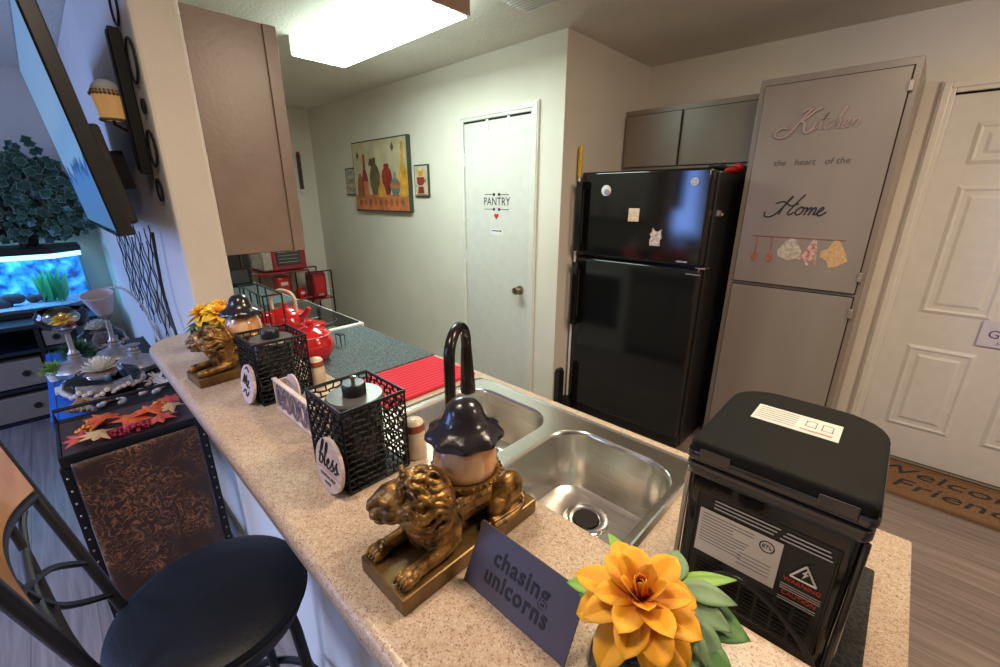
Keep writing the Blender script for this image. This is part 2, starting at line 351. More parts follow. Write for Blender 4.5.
# ---------------------------------------------------------------- camera
H = 1.535
R0 = ((0.72446508, 0.68930626, 0.00269006), (0.21338142, -0.22055091, -0.95174874), (-0.65545306, 0.69008274, -0.30686658))
cd = bpy.data.cameras.new('camera'); cam = bpy.data.objects.new('camera', cd); C.objects.link(cam)
cd.sensor_width = 36; cd.lens = 422.784 / 1000 * 36; cd.clip_start = .02; cd.sensor_fit = 'HORIZONTAL'
r_, d_, f_ = [Vector(v) for v in R0]
f_.normalize(); r_ = (r_ - f_ * r_.dot(f_)).normalized(); up_ = r_.cross(f_)
mw = Matrix((r_, up_, -f_)).transposed().to_4x4(); mw.translation = Vector((0, 0, H)); cam.matrix_world = mw
bpy.context.scene.camera = cam

# ---------------------------------------------------------------- room shell
XE, YP, YB, XC, ZC = -5.07, 2.275, 3.316, -1.64, 2.44
struct(MB().box(XE - .1, 3.4, -3.4, YB + .1, -.05, 0).build('floor', 'floor'))
struct(MB().box(XE - .1, 3.4, -3.4, YB + .1, ZC, ZC + .05).build('ceiling', 'ceil'))
struct(MB().box(XE, XC, YP, YB + .1, 0, ZC).build('wall_pantry', 'wall'))
struct(MB().box(XC, 3.4, YB + .03, YB + .13, 0, ZC).build('wall_back', 'wall'))
# wall around the entry door opening
w = MB(); w.box(XC, -.005, YB, YB + .03, 0, ZC); w.box(.915, 3.4, YB, YB + .03, 0, ZC); w.box(-.005, .915, YB, YB + .03, 2.05, ZC); struct(w.build('wall_entry', 'wall'))
struct(MB().box(XE - .1, XE, -3.4, YB, 0, ZC).build('wall_end', 'wall'))
struct(MB().box(XE, -1.82, .315, .449, 0, ZC).build('wall_television', 'wall', bevel=.012))
struct(MB().box(-1.82, .13, .315, .44, 0, 1.03).build('wall_knee', 'wall'))
struct(MB().box(3.3, 3.4, -3.4, YB, 0, ZC).build('wall_right', 'wall'))
b = MB(); b.box(XC, -.75, YB - .013, YB, 0, .09); b.box(.97, 3.3, YB - .013, YB, 0, .09); struct(b.build('baseboard_back', 'trim', bevel=.004))
struct(MB().box(XE, -1.82, .302, .315, 0, .09).build('baseboard_television', 'trim', bevel=.004))
struct(MB().box(XE, XE + .013, -3.4, .302, 0, .09).build('baseboard_end', 'trim', bevel=.004))
struct(MB().box(XE + .013, -2.58, YP - .013, YP, 0, .09).build('baseboard_pantry', 'trim', bevel=.004))

def trim_frame(x0, x1, z1, y, name, wd=.06, th=.018):
    m = MB()
    for a, b_, ins in ((0, wd, 0), (.008, wd - .02, .006)):
        t = th + ins
        m.box(x0 + a, x0 + b_, y - t, y, 0, z1 - a); m.box(x1 - b_, x1 - a, y - t, y, 0, z1 - a); m.box(x0 + b_, x1 - b_, y - t, y, z1 - b_, z1 - a)
    return struct(m.build(name, 'trim', bevel=.004))
# pantry door
trim_frame(-2.582, -1.822, 2.107, YP, 'trim_1')
d = thing('door_1', None, None, (-2.2, YP, 0)); d['kind'] = 'structure'
def loc_child(o, p): o.parent = p; o.matrix_parent_inverse = Matrix.Translation(-Vector(p.location)); return o
def LB(mb, name, m, p, **k):
    o = mb.build(name, m, None, **k); loc_child(o, p); return o
LB(MB().box(-2.517, -1.887, YP - .008, YP - .0005, .01, 2.035), 'door_panel', 'door', d, bevel=.002)
LB(MB().box(-2.522, -1.882, YP - .004, YP - .0002, 2.035, 2.047), 'door_gap', 'dark_gap', d)
k = MB(); k.tf = Matrix.Translation((-1.955, YP - .008, .9)) @ Matrix.Rotation(PI / 2, 4, 'X'); k.lathe([(.0, 0), (.032, 0), (.032, .005), (.012, .009), (.011, .03), (.022, .038), (.028, .05), (.024, .062), (0, .066)], n=24)
LB(k, 'door_knob', 'nickel', d, smooth=True)
for z in (.25, 1.05, 1.75):
    LB(MB().box(-2.526, -2.512, YP - .014, YP - .008, z, z + .09), 'hinge', 'white', d)
for x in (-2.28, -2.08):
    LB(MB().box(x - .012, x + .012, YP - .012, YP - .008, 1.975, 2.045), 'over_door_hook', 'white', d)
T = YP - .0095
for o in (text('PANTRY', .078, 'ink', None, face_y(-2.19, T, 1.503), xs=.86, space=1.05),): loc_child(o, d)
m = MB()
for z in (1.553, 1.452): m.box(-2.31, -2.225, T - .001, T + .001, z - .002, z + .002); m.box(-2.155, -2.07, T - .001, T + .001, z - .002, z + .002); m.prism(circ(-2.215, z, .011, 10), T - .001, T + .001, 'y'); m.prism(circ(-2.165, z, .011, 10), T - .001, T + .001, 'y')
LB(m, 'scroll_ornament', 'ink', d)
hp = [(16 * math.sin(t) ** 3, 13 * math.cos(t) - 5 * math.cos(2 * t) - 2 * math.cos(3 * t) - math.cos(4 * t)) for t in [2 * PI * i / 28 for i in range(28)]]
LB(MB().prism([(-2.19 + a * .0014, 1.405 + b_ * .0014) for a, b_ in hp], T - .002, T, 'y'), 'heart_decal', 'heart', d)
LB(MB().box(-2.245, -2.125, T - .0005, T, 1.275, 1.315), 'sticker', 'white', d)
LB(MB().box(-2.235, -2.165, T - .001, T - .0005, 1.298, 1.306).box(-2.16, -2.14, T - .001, T - .0005, 1.296, 1.308), 'sticker_line', 'purple', d)

# entry door (six panel)
trim_frame(-.05, .975, 2.1, YB, 'trim_2')
d = thing('door_2', None, None, (.455, YB, 0)); d['kind'] = 'structure'
YD = YB + .014
LB(MB().box(.0, .91, YD, YD + .012, .015, 2.032), 'door_slab', 'door', d)
LB(MB().box(-.004, .914, YD + .006, YD + .0155, .0, 2.045), 'door_gap', 'dark_gap', d)
for (x0, x1, z0, z1) in ((.12, .40, 1.70, 1.90), (.52, .80, 1.70, 1.90), (.12, .40, .92, 1.60), (.52, .80, .92, 1.60), (.12, .40, .22, .73), (.52, .80, .22, .73)):
    m = MB()
    q = [(0, .0), (.018, -.008), (.03, -.003), (.05, -.003), (.065, -.009)]
    rings = [[(x0 + a, YD + h, z0 + a), (x1 - a, YD + h, z0 + a), (x1 - a, YD + h, z1 - a), (x0 + a, YD + h, z1 - a)] for a, h in q]
    m.loft(rings, cap0=False); LB(m, 'raised_panel', 'door', d)
for z in (.22, .97, 1.72):
    LB(MB().box(-.012, .008, YD - .012, YD - .0005, z, z + .1), 'hinge', 'nickel', d, bevel=.002)
LB(MB().box(-.0, .91, YB - .02, YB + .014, 0, .012), 'threshold', 'nickel', d)
pl = LB(MB().box(.375, .62, YD - .012, YD - .0095, .785, .925), 'door_plate', 'lilac', d, bevel=.001)
for o in (text('GOD', .062, 'purple', None, face_y(.475, YD - .0125, .853)), text('LIVES', .026, 'purple', None, face_y(.475, YD - .0125, .903)), text('HERE', .026, 'purple', None, face_y(.475, YD - .0125, .808))): loc_child(o, d)

# ceiling fluorescent box
t = thing('ceiling_light', 'long white fluorescent box light glowing on the kitchen ceiling', 'ceiling light', (-2.3, 1.42, ZC))
L0 = (-2.3, 1.42, ZC)
def K(mb, name, m, p=None, **kw):
    p = p or t; o = mb.build(name, m, None, **kw); o.parent = p; o.matrix_parent_inverse = Matrix.Translation(-Vector(p.location)); return o
M['diff'] = emis('fluorescent_diffuser', (.80, 1, .91), 28)
M['diffend'] = mat('tan_fixture_end', (.45, .30, .22), .5)
K(MB().box(-2.897, -1.723, 1.253, 1.582, 2.333, 2.3395), 'diffuser', 'diff', bevel=.002)
K(MB().box(-2.9, -1.72, 1.25, 1.585, 2.34, 2.42), 'diffuser_side', emis('fluorescent_side_glow', (.78, 1, .86), 4), bevel=.004)
K(MB().box(-2.915, -1.705, 1.285, 1.55, 2.4205, ZC - .001), 'housing', 'trim')
K(MB().box(-1.719, -1.708, 1.245, 1.59, 2.338, ZC - .002), 'end_cap', 'diffend'); K(MB().box(-2.912, -2.901, 1.245, 1.59, 2.338, ZC - .002), 'end_cap', 'white')
# ceiling vent
t = thing('ceiling_vent', 'small slatted vent grille on the ceiling by the closet corner', 'vent', (-1.55, 1.8, ZC))
K(MB().box(-1.68, -1.44, 1.72, 1.96, ZC - .006, ZC - .0005), 'vent_frame', 'trim')
m = MB()
for i in range(9): m.box(-1.66, -1.46, 1.735 + i * .024, 1.745 + i * .024, ZC - .014, ZC - .006, rot=(.5, 0, 0))
K(m, 'vent_slats', 'trim')

# ---------------------------------------------------------------- bar and kitchen counters
def barpoly(x0, x1, y0, y1, r):
    P = [(x1, y0), (x1, y1), (x0, y1)]
    for i in range(9):
        a = PI + PI / 2 * i / 8; P.append((x0 + r + r * math.cos(a), y0 + r + r * math.sin(a)))
    return P
bar = MB().prism(barpoly(-1.818, .15, .147, .459, .13), 1.032, 1.07).build('bar_counter', 'counter', bevel=.014, seg=4, smooth=True)
tag(bar, 'raised speckled beige laminate bar top with rounded edge holding the lion statues', 'counter')
ct = MB()
zs = (.877, .915)
for x0, x1, y0, y1 in ((-1.918, -.998, .442, 1.005), (-.262, .125, .442, 1.005), (-.998, -.262, .442, .462), (-.998, -.262, .955, 1.005)): ct.box(x0, x1, y0, y1, *zs)
tag(ct.build('kitchen_counter', 'counter', bevel=.002), 'lower speckled kitchen worktop around the steel sink', 'counter')
tag(MB().box(-4.0, -2.672, .462, 1.02, .877, .915).build('kitchen_counter', 'counter', bevel=.004), 'worktop section beyond the stove under a grey mat', 'counter')
def base_cab(x0, x1, n, label):
    t = thing('base_cabinet', label, 'cabinet', ((x0 + x1) / 2, .7, 0))
    K(MB().box(x0, x1, .4645 if x0 < -1.9 else .443, .95, .1, .60 if -.99 < (x0+x1)/2 < -.2 else .876).box(x0, x1, .52, .9, 0, .1), 'cabinet_body', 'cab', t)
    if -.99 < (x0+x1)/2 < -.2: K(MB().box(x0, x0+.018, .443, .95, .60, .87).box(x1-.018, x1, .443, .95, .60, .87).box(x0, x1, .935, .95, .75, .87), 'cabinet_rail', 'cab', t)
    wd = (x1 - x0) / n
    for i in range(n):
        dd = K(MB().box(x0 + i * wd + .01, x0 + (i + 1) * wd - .01, .9505, .968, .12, .74), 'door', 'cab', t, bevel=.003)
base_cab(-1.918, -1.02, 2, 'taupe base cabinet under the grey and red drying mats')
base_cab(-1.018, -.24, 2, 'taupe base cabinet under the double sink')
base_cab(-.238, .12, 1, 'taupe base cabinet under the ice maker')
base_cab(-3.99, -2.672, 2, 'taupe base cabinet beyond the stove')

M['lidgrey'] = mat('grey_lid', (.11, .105, .10), .3, metal=.2)
# stove
t = thing('stove', 'white range with black glass cooktop in the kitchen counter', 'stove', (-2.295, .74, 0))
K(MB().box(-2.668, -1.922, .4645, 1.0, 0, .90), 'oven_body', 'white', bevel=.004)
K(MB().box(-2.66, -1.93, .475, 1.025, .901, .925), 'cooktop_frame', 'white', bevel=.006)
K(MB().box(-2.642, -1.948, .545, 1.007, .9255, .931), 'cooktop_glass', 'stovetop', bevel=.001)
K(MB().box(-2.66, -1.93, .468, .53, .926, 1.0), 'control_panel', 'black_gloss', bevel=.005)
K(MB().box(-2.6, -1.99, 1.001, 1.02, .25, .78), 'oven_door', 'black_gloss', bevel=.004)
K(MB().tube([(-2.58, 1.045, .82), (-2.01, 1.045, .82)], .012).box(-2.59, -2.57, 1.0005, 1.045, .81, .83).box(-2.02, -2.0, 1.0005, 1.045, .81, .83), 'oven_handle', 'white')
for x, y, r in ((-2.1, .66, .09), (-2.1, .88, .075), (-2.48, .66, .075), (-2.48, .88, .1)):
    m = MB(); m.tube([(x + r * math.cos(a), y + r * math.sin(a), .9312) for a in [2 * PI * i / 32 for i in range(32)]], .0012, 4, closed=True); K(m, 'burner_ring', 'lidgrey')

# mats on counter
tag(MB().box(-1.915, -1.315, .465, .995, .9155, .922).build('drying_mat', 'greymat', bevel=.002), 'dark grey textured mat covering the worktop between stove and red mat', 'mat')
tag(MB().box(-1.30, -1.05, .50, .975, .9155, .925).build('dish_mat', 'redmat', bevel=.003), 'bright red ribbed dish drying mat beside the sink', 'mat')
tag(MB().box(-3.95, -2.69, .48, 1.0, .9155, .921).build('drying_mat', 'greymat', bevel=.002), 'grey mat beyond the stove under the black appliance', 'mat')

# sink
t = thing('sink', 'double bowl stainless steel sink set in the kitchen counter', 'sink', (-.63, .7, .915))
SX0, SX1, SY0, SY1 = -1.015, -.245, .445, .972
B = [(-.985, -.640, .52, .912), (-.597, -.268, .50, .908)]
def hole_plate(outer, holes, z):
    bm = bmesh.new(); es = []
    for lp in [outer] + holes:
        vs = [bm.verts.new(p) for p in lp]
        for i in range(len(vs)): es.append(bm.edges.new((vs[i], vs[(i + 1) % len(vs)])))
    bmesh.ops.triangle_fill(bm, edges=es, use_beauty=True, use_dissolve=False)
    bm.verts.index_update(); V = [tuple(v.co) for v in bm.verts]; F = [tuple(v.index for v in f.verts) for f in bm.faces]; bm.free(); return V, F
zt = .921
V, F = hole_plate(rrect(SX0 + .012, SX1 - .012, SY0 + .012, SY1 - .012, .03, zt), [rrect(*b_, .085, zt, 8) for b_ in B], zt)
m = MB().add(V, F)
m.loft([rrect(SX0 + .012, SX1 - .012, SY0 + .012, SY1 - .012, .03, zt), rrect(SX0 + .006, SX1 - .006, SY0 + .006, SY1 - .006, .034, zt + .0035), rrect(SX0, SX1, SY0, SY1, .04, .9155)], False, False)
K(m, 'sink_deck', 'steel', smooth=True)
for (x0, x1, y0, y1), dz in zip(B, (.16, .175)):
    m = MB(); rr = []
    for a, z, r in ((0, zt, .085), (.004, zt - .004, .083), (.007, zt - .012, .08), (.016, zt - dz * .75, .075), (.024, zt - dz * .92, .07), (.045, zt - dz, .055), (.1, zt - dz - .004, .03)):
        rr.append(rrect(x0 + a, x1 - a, y0 + a, y1 - a, r, z, 8))
    m.loft(rr, False, True); bw = K(m, 'sink_bowl', 'steel', smooth=True)
    cx = (x0 + x1) / 2 - .02; cy = .80
    m = MB(); m.lathe([(.0, 0.001), (.03, .001), (.034, .004), (.052, .006), (.057, .003), (.058, 0)], (cx, cy, zt - dz - .0035), 32); K(m, 'drain', 'chrome', smooth=True)
    m = MB(); m.lathe([(.0, 0), (.029, 0), (.033, .001)], (cx, cy, zt - dz + .0015), 24); K(m, 'drain_strainer', 'dark_gap')
# faucet
t = thing('faucet', 'dark bronze gooseneck faucet arching over the sink', 'faucet', (-.632, .49, .925))
fx, fy = -.615, .500
K(MB().lathe([(.0, 0), (.030, 0), (.030, .006), (.022, .012), (.018, .02), (.017, .07), (.0, .07)], (fx, fy, .9255), 24), 'base', 'bronze', smooth=True)
gx, gy = -.062, .102
arc = [(fx, fy, .99), (fx, fy, 1.21)] + [(fx + gx / 2 * (1 - math.cos(a)), fy + gy / 2 * (1 - math.cos(a)), 1.222 + .053 * math.sin(a)) for a in [PI * i / 12 for i in range(1, 12)]] + [(fx + gx, fy + gy, 1.212)]
K(MB().tube(arc, .0115, 16), 'gooseneck', 'bronze', smooth=True)
hx, hy = fx + gx, fy + gy
K(MB().tube([(hx, hy, 1.218), (hx, hy, 1.19), (hx, hy + .001, 1.15), (hx, hy + .002, 1.105), (hx, hy + .002, 1.10)], [.0115, .0135, .0155, .0185, .017], 16), 'spray_head', 'bronze', smooth=True)
K(MB().tube([(fx + .02, fy, .97), (fx + .05, fy, .975), (fx + .085, fy - .005, .985)], [.008, .006, .005], 10), 'lever', 'bronze', smooth=True)

# ---------------------------------------------------------------- upper cabinet on the television wall
t = thing('upper_cabinet', 'taupe wall cabinet end panel hanging beside the tan wall column', 'cabinet', (-2.3, .62, 1.32))
K(MB().box(-3.4, -1.868, .451, .733, 1.32, 2.13), 'cabinet_body', 'cab_side')
K(MB().box(-1.8675, -1.862, .453, .70, 1.322, 2.128), 'end_panel', 'cab_side', bevel=.001)
K(MB().box(-1.8675, -1.859, .707, .752, 1.32, 2.13), 'face_frame', 'cab_side', bevel=.001)
for i in range(3):
    x = -1.90 - i * .5; dd = K(MB().box(x - .47, x, .734, .756, 1.335, 2.115), 'door', 'cab', bevel=.003)
    for z in (1.40, 2.03): K(MB().box(x + .002, x + .016, .734, .764, z, z + .045), 'hinge', 'nickel', bevel=.002)

# refrigerator
t = thing('refrigerator', 'black glossy top-freezer refrigerator between closet wall and tall cabinet', 'refrigerator', (-1.21, 2.75, 0))
K(MB().box(-1.575, -.79, 2.50, 3.25, .02, 1.665), 'fridge_body', 'black_satin', bevel=.008)
K(MB().box(-1.59, -.80, 2.42, 2.492, 1.172, 1.685), 'freezer_door', 'black_gloss', bevel=.014, seg=4, smooth=True)
K(MB().box(-1.59, -.80, 2.42, 2.492, .10, 1.158), 'fridge_door', 'black_gloss', bevel=.014, seg=4, smooth=True)
K(MB().box(-1.57, -.8, 2.46, 2.5, .02, .095), 'kick_grille', 'black_matte')
for z0, z1 in ((1.20, 1.63), (.70, 1.13)):
    K(MB().box(-1.588, -1.545, 2.365, 2.385, z0, z1).box(-1.583, -1.55, 2.38, 2.4205, z0, z0 + .05).box(-1.583, -1.55, 2.38, 2.4205, z1 - .05, z1), 'handle', 'black_gloss', bevel=.006)
K(MB().box(-.83, -.775, 2.44, 2.50, 1.158, 1.171), 'hinge', 'chrome', bevel=.003); K(MB().box(-.84, -.78, 2.45, 2.55, 1.686, 1.70), 'hinge', 'black_satin', bevel=.003)
# badge (round)
K(MB().prism(circ(-.885, 1.615, .022), 2.4165, 2.4198, 'y'), 'badge', 'silver')
m = MB(); m.tube([(-.885 + .016 * math.cos(a), 2.416, 1.615 + .016 * math.sin(a)) for a in [2 * PI * i / 20 for i in range(20)]], .0015, 4, closed=True)
for a in range(4): m.tube([(-.885, 2.416, 1.615), (-.885 + .011 * math.cos(a * PI / 2), 2.416, 1.615 + .011 * math.sin(a * PI / 2))], .0014, 4)
K(m, 'badge_ornament', 'white')
K(MB().box(-.868, -.79, 2.4155, 2.4175, 1.128, 1.133).box(-.93, -.87, 2.4165, 2.4195, 1.19, 1.198), 'badge', 'silver')
K(MB().box(-.7895, -.775, 2.53, 2.56, 1.44, 1.47).tube([(-.78, 2.545, 1.455), (-.76, 2.53, 1.45)], .008), 'side_clip', 'silver')
# magnets
g = 'magnets on the freezer door'
t = tag(MB().prism(circ(-1.405, 1.575, .032), 2.4125, 2.4195, 'y').build('fridge_magnet', 'white', bevel=.002), 'round white and blue magnet near the freezer handle', 'magnet', g)
o = MB().prism(circ(-1.398, 1.565, .018), 2.4105, 2.4123, 'y').build('picture', mat('magnet_blue', (.15, .35, .55), .4, col2=(.5, .12, .1), scale=60), t)
M['magtan'] = mat('magnet_tan', (.65, .35, .22), .5, col2=(.8, .65, .5), scale=55)
tag(MB().box(-1.245, -1.178, 2.4145, 2.4195, 1.40, 1.475).build('fridge_magnet', 'magtan', bevel=.001), 'square tan picture magnet in the middle of the freezer door', 'magnet', g)
M['magcat'] = mat('magnet_white_cat', (.7, .62, .6), .5, col2=(.35, .2, .2), scale=90)
cat = [(-.03, -.045), (.03, -.045), (.028, -.01), (.037, 0), (.03, .025), (.033, .05), (.014, .035), (-.004, .036), (-.02, .055), (-.024, .03), (-.036, .02), (-.026, .0), (-.034, -.012)]
tag(MB().prism([(-1.065 + a, 1.315 + b_) for a, b_ in cat], 2.4145, 2.4195, 'y').build('fridge_magnet', 'magcat'), 'cat-shaped magnet low on the freezer door', 'magnet', g)
# things on / beside fridge
t = thing('cloth_bundle', 'red cloth bundle lying on top of the refrigerator', 'cloth', (-.86, 2.78, 1.666))
m = MB(); m.ell((-.83, 2.86, 1.688), (.05, .05, .02), n=12, m=8); m.ell((-.80, 2.83, 1.705), (.03, .025, .02), (0, .4, .5)); m.ell((-.86, 2.90, 1.69), (.04, .035, .02)); K(m, 'red_cloth', 'red', smooth=True)
K(MB().ell((-.91, 2.85, 1.676), (.03, .03, .01)), 'white_cloth', 'white', smooth=True)
t = thing('broom', 'yellow broom handle with white grip leaning between closet wall and refrigerator', 'broom', (-1.61, 2.42, 0))
K(MB().tube([(-1.614, 2.43, .12), (-1.612, 2.43, 1.68)], .009), 'pole', 'white', smooth=True); K(MB().lathe([(.009, 0), (.014, .02), (.013, .16), (.009, .19), (0, .192)], (-1.612, 2.43, 1.655), 12), 'grip', 'yellow', smooth=True)
K(MB().box(-1.632, -1.59, 2.40, 2.46, .0, .13), 'brush_head', 'black_matte', bevel=.005)
tag(MB().box(-1.639, -1.6, 2.29, 2.36, .0, .35).box(-1.636, -1.604, 2.295, 2.355, .35, .37).build('waste_bin', 'black_satin', bevel=.006), 'narrow black bin on the floor left of the refrigerator', 'bin')

# cabinet over fridge
t = thing('upper_cabinet', 'taupe two-door cabinet on the wall above the refrigerator', 'cabinet', (-1.18, 3.1, 1.72))
K(MB().box(-1.638, -.735, 3.01, 3.314, 1.72, 2.107), 'cabinet_body', 'cab')
for x0, x1 in ((-1.615, -1.235), (-1.215, -.755)):
    K(MB().box(x0 - .004, x1 + .004, 3.006, 3.0095, 1.736, 2.076), 'door_gap', 'dark_gap'); K(MB().box(x0, x1, 2.99, 3.0055, 1.74, 2.07), 'door', 'cab', bevel=.002)
# tall cabinet
M['hingep'] = mat('dull_hinge', (.30, .25, .21), .4, metal=.4)
t = thing('tall_cabinet', 'tall taupe pantry cabinet with lettering beside the entry door', 'cabinet', (-.42, 3.0, 0))
K(MB().box(-.725, -.115, 2.706, 3.314, .0, 2.107), 'cabinet_body', 'cab', bevel=.002)
for z0, z1 in ((1.085, 2.072), (.11, 1.062)):
    K(MB().box(-.699, -.139, 2.7015, 2.7055, z0 - .005, z1 + .005), 'door_gap', 'dark_gap')
    dr = K(MB().box(-.695, -.144, 2.688, 2.701, z0, z1), 'door', 'cab', bevel=.002)
    for z in (z0 + .06, z1 - .10):
        K(MB().box(-.147, -.128, 2.68, 2.7005, z, z + .045), 'hinge', 'hingep', bevel=.003)
    if z0 > 1: top = dr
yy = 2.687
def dch(o): o.parent = top; return o
Kst = [[(.95, 1.12), (.78, .9), (.55, .4), (.4, .0), (.15, -.25), (-.25, -.2), (-.35, .05), (-.1, .25), (.15, .18)], [(1.35, 1.1), (1.1, .98), (.82, .65), (.66, .5)], [(.66, .5), (.88, .38), (.98, .05), (1.2, -.1), (1.45, .1)], [(.5, .95), (.68, 1.1), (.95, 1.05)],
       [(1.30, .05), (1.42, .42), (1.38, .05), (1.52, .08)], [(1.46, .62), (1.47, .65)], [(1.52, .08), (1.68, .5), (1.74, .85)], [(1.74, .85), (1.66, .3), (1.68, .03), (1.84, .1)], [(1.54, .55), (1.88, .57)],
       [(2.16, .36), (2.04, .43), (1.90, .22), (1.96, .02), (2.12, .06), (2.24, .2)], [(2.24, .2), (2.42, .7), (2.46, 1.0), (2.37, .9), (2.28, .0)], [(2.29, .2), (2.42, .42), (2.51, .32), (2.49, .05), (2.62, .08)],
       [(2.62, .10), (2.82, .26), (2.84, .40), (2.73, .40), (2.66, .18), (2.74, .01), (2.96, .12)], [(3.02, .43), (3.04, .2), (3.0, .0)], [(3.02, .15), (3.14, .40), (3.25, .40), (3.27, .2), (3.25, .03), (3.38, .08)]]
m = MB(); strokes(m, Kst[4:], -.582, 1.848, .088, yy - .0012, .0038, .3); dch(m.build('kitchen_lettering', mat('silver_lettering', (.36, .27, .24), .3, metal=.3)))
m = MB(); strokes(m, Kst[:4], -.582, 1.848, .088, yy - .0018, .0075, .3); dch(m.build('capital_lettering', bpy.data.materials['silver_lettering']))
Hst = [[(-.45, .15), (-.35, -.12), (.0, -.1), (.3, .3), (.55, .95), (.62, 1.0)], [(.62, 1.0), (.4, .5), (.3, .0)], [(1.15, 1.1), (.9, .6), (.72, .1), (.85, .0), (1.0, .15)], [(-.1, .62), (.3, .72), (.7, .5), (1.05, .62)],
       [(1.25, .45), (1.08, .25), (1.15, .0), (1.35, .1), (1.38, .38), (1.25, .45), (1.4, .38), (1.55, .42)], [(1.55, .42), (1.55, .0)], [(1.57, .2), (1.7, .42), (1.77, .3), (1.74, .0)], [(1.76, .2), (1.9, .42), (1.98, .3), (1.95, .05), (2.08, .08)],
       [(2.08, .1), (2.28, .3), (2.26, .43), (2.14, .33), (2.14, .05), (2.3, .0), (2.5, .2)]]
m = MB(); strokes(m, Hst, -.558, 1.452, .090, yy - .001, .0034, .25); dch(m.build('home_lettering', 'ink'))
o = text('the   heart   of the', .042, 'greyink', None, face_y(-.44, yy - .0006, 1.705), shear=.15); dch(o)
dch(MB().tube([(-.635, yy - .001, 1.338), (-.225, yy - .001, 1.336)], .0018, 4).build('rail_decal', 'rust'))
M['dc1'] = mat('decal_copper', (.30, .085, .04), .5, col2=(.4, .15, .08), scale=50); M['dc2'] = mat('decal_cream', (.55, .48, .38), .5, col2=(.35, .27, .2), scale=60); M['dc3'] = mat('decal_red_stripe', (.42, .08, .05), .5, col2=(.55, .45, .38), scale=70); M['dc4'] = mat('decal_gold', (.50, .26, .08), .5, col2=(.55, .38, .2), scale=70)
for x in (-.607, -.535): dch(MB().box(x - .003, x + .003, yy - .0012, yy - .0004, 1.245, 1.34).prism(circ(x, 1.225, .017, 16, 1, 1.45), yy - .0015, yy - .0004, 'y').build('utensil_decal', 'dc1'))
dch(MB().prism([(-.45, 1.335), (-.43, 1.33), (-.395, 1.27), (-.40, 1.24), (-.45, 1.22), (-.50, 1.24), (-.503, 1.27), (-.475, 1.315)], yy - .0014, yy - .0004, 'y').build('potholder_decal', 'dc2'))
dch(MB().prism([(-.355, 1.338), (-.34, 1.335), (-.33, 1.27), (-.325, 1.205), (-.345, 1.235), (-.36, 1.195), (-.385, 1.235), (-.41, 1.225), (-.375, 1.29)], yy - .0014, yy - .0004, 'y').build('towel_decal', 'dc3'))
dch(MB().prism([(-.27, 1.335), (-.25, 1.335), (-.22, 1.29), (-.20, 1.24), (-.235, 1.21), (-.27, 1.20), (-.285, 1.235), (-.315, 1.25), (-.315, 1.28), (-.29, 1.29)], yy - .0014, yy - .0004, 'y').build('mitt_decal', 'dc4'))

# entry floor mat
t = thing('door_mat', 'brown coir doormat with dark script in front of the entry door', 'doormat', (.5, 3.07, 0))
K(MB().box(.08, .9, 2.87, 3.27, .0005, .012), 'mat_body', 'coir', bevel=.003)
K(MB().box(.08, .9, 2.87, 2.89, .0125, .0155).box(.08, .9, 3.25, 3.27, .0125, .0155), 'border', mat('mat_border', (.16, .08, .035), .9))
for i, (z, s) in enumerate(((3.17, 'Welcome'), (3.01, 'Friends'))):
    o = text(s, .15, 'ink', None, Matrix.Translation((.47, z, .0135)), shear=.3, xs=1.2); o.parent = t; o.matrix_parent_inverse = Matrix.Translation(-Vector(t.location))
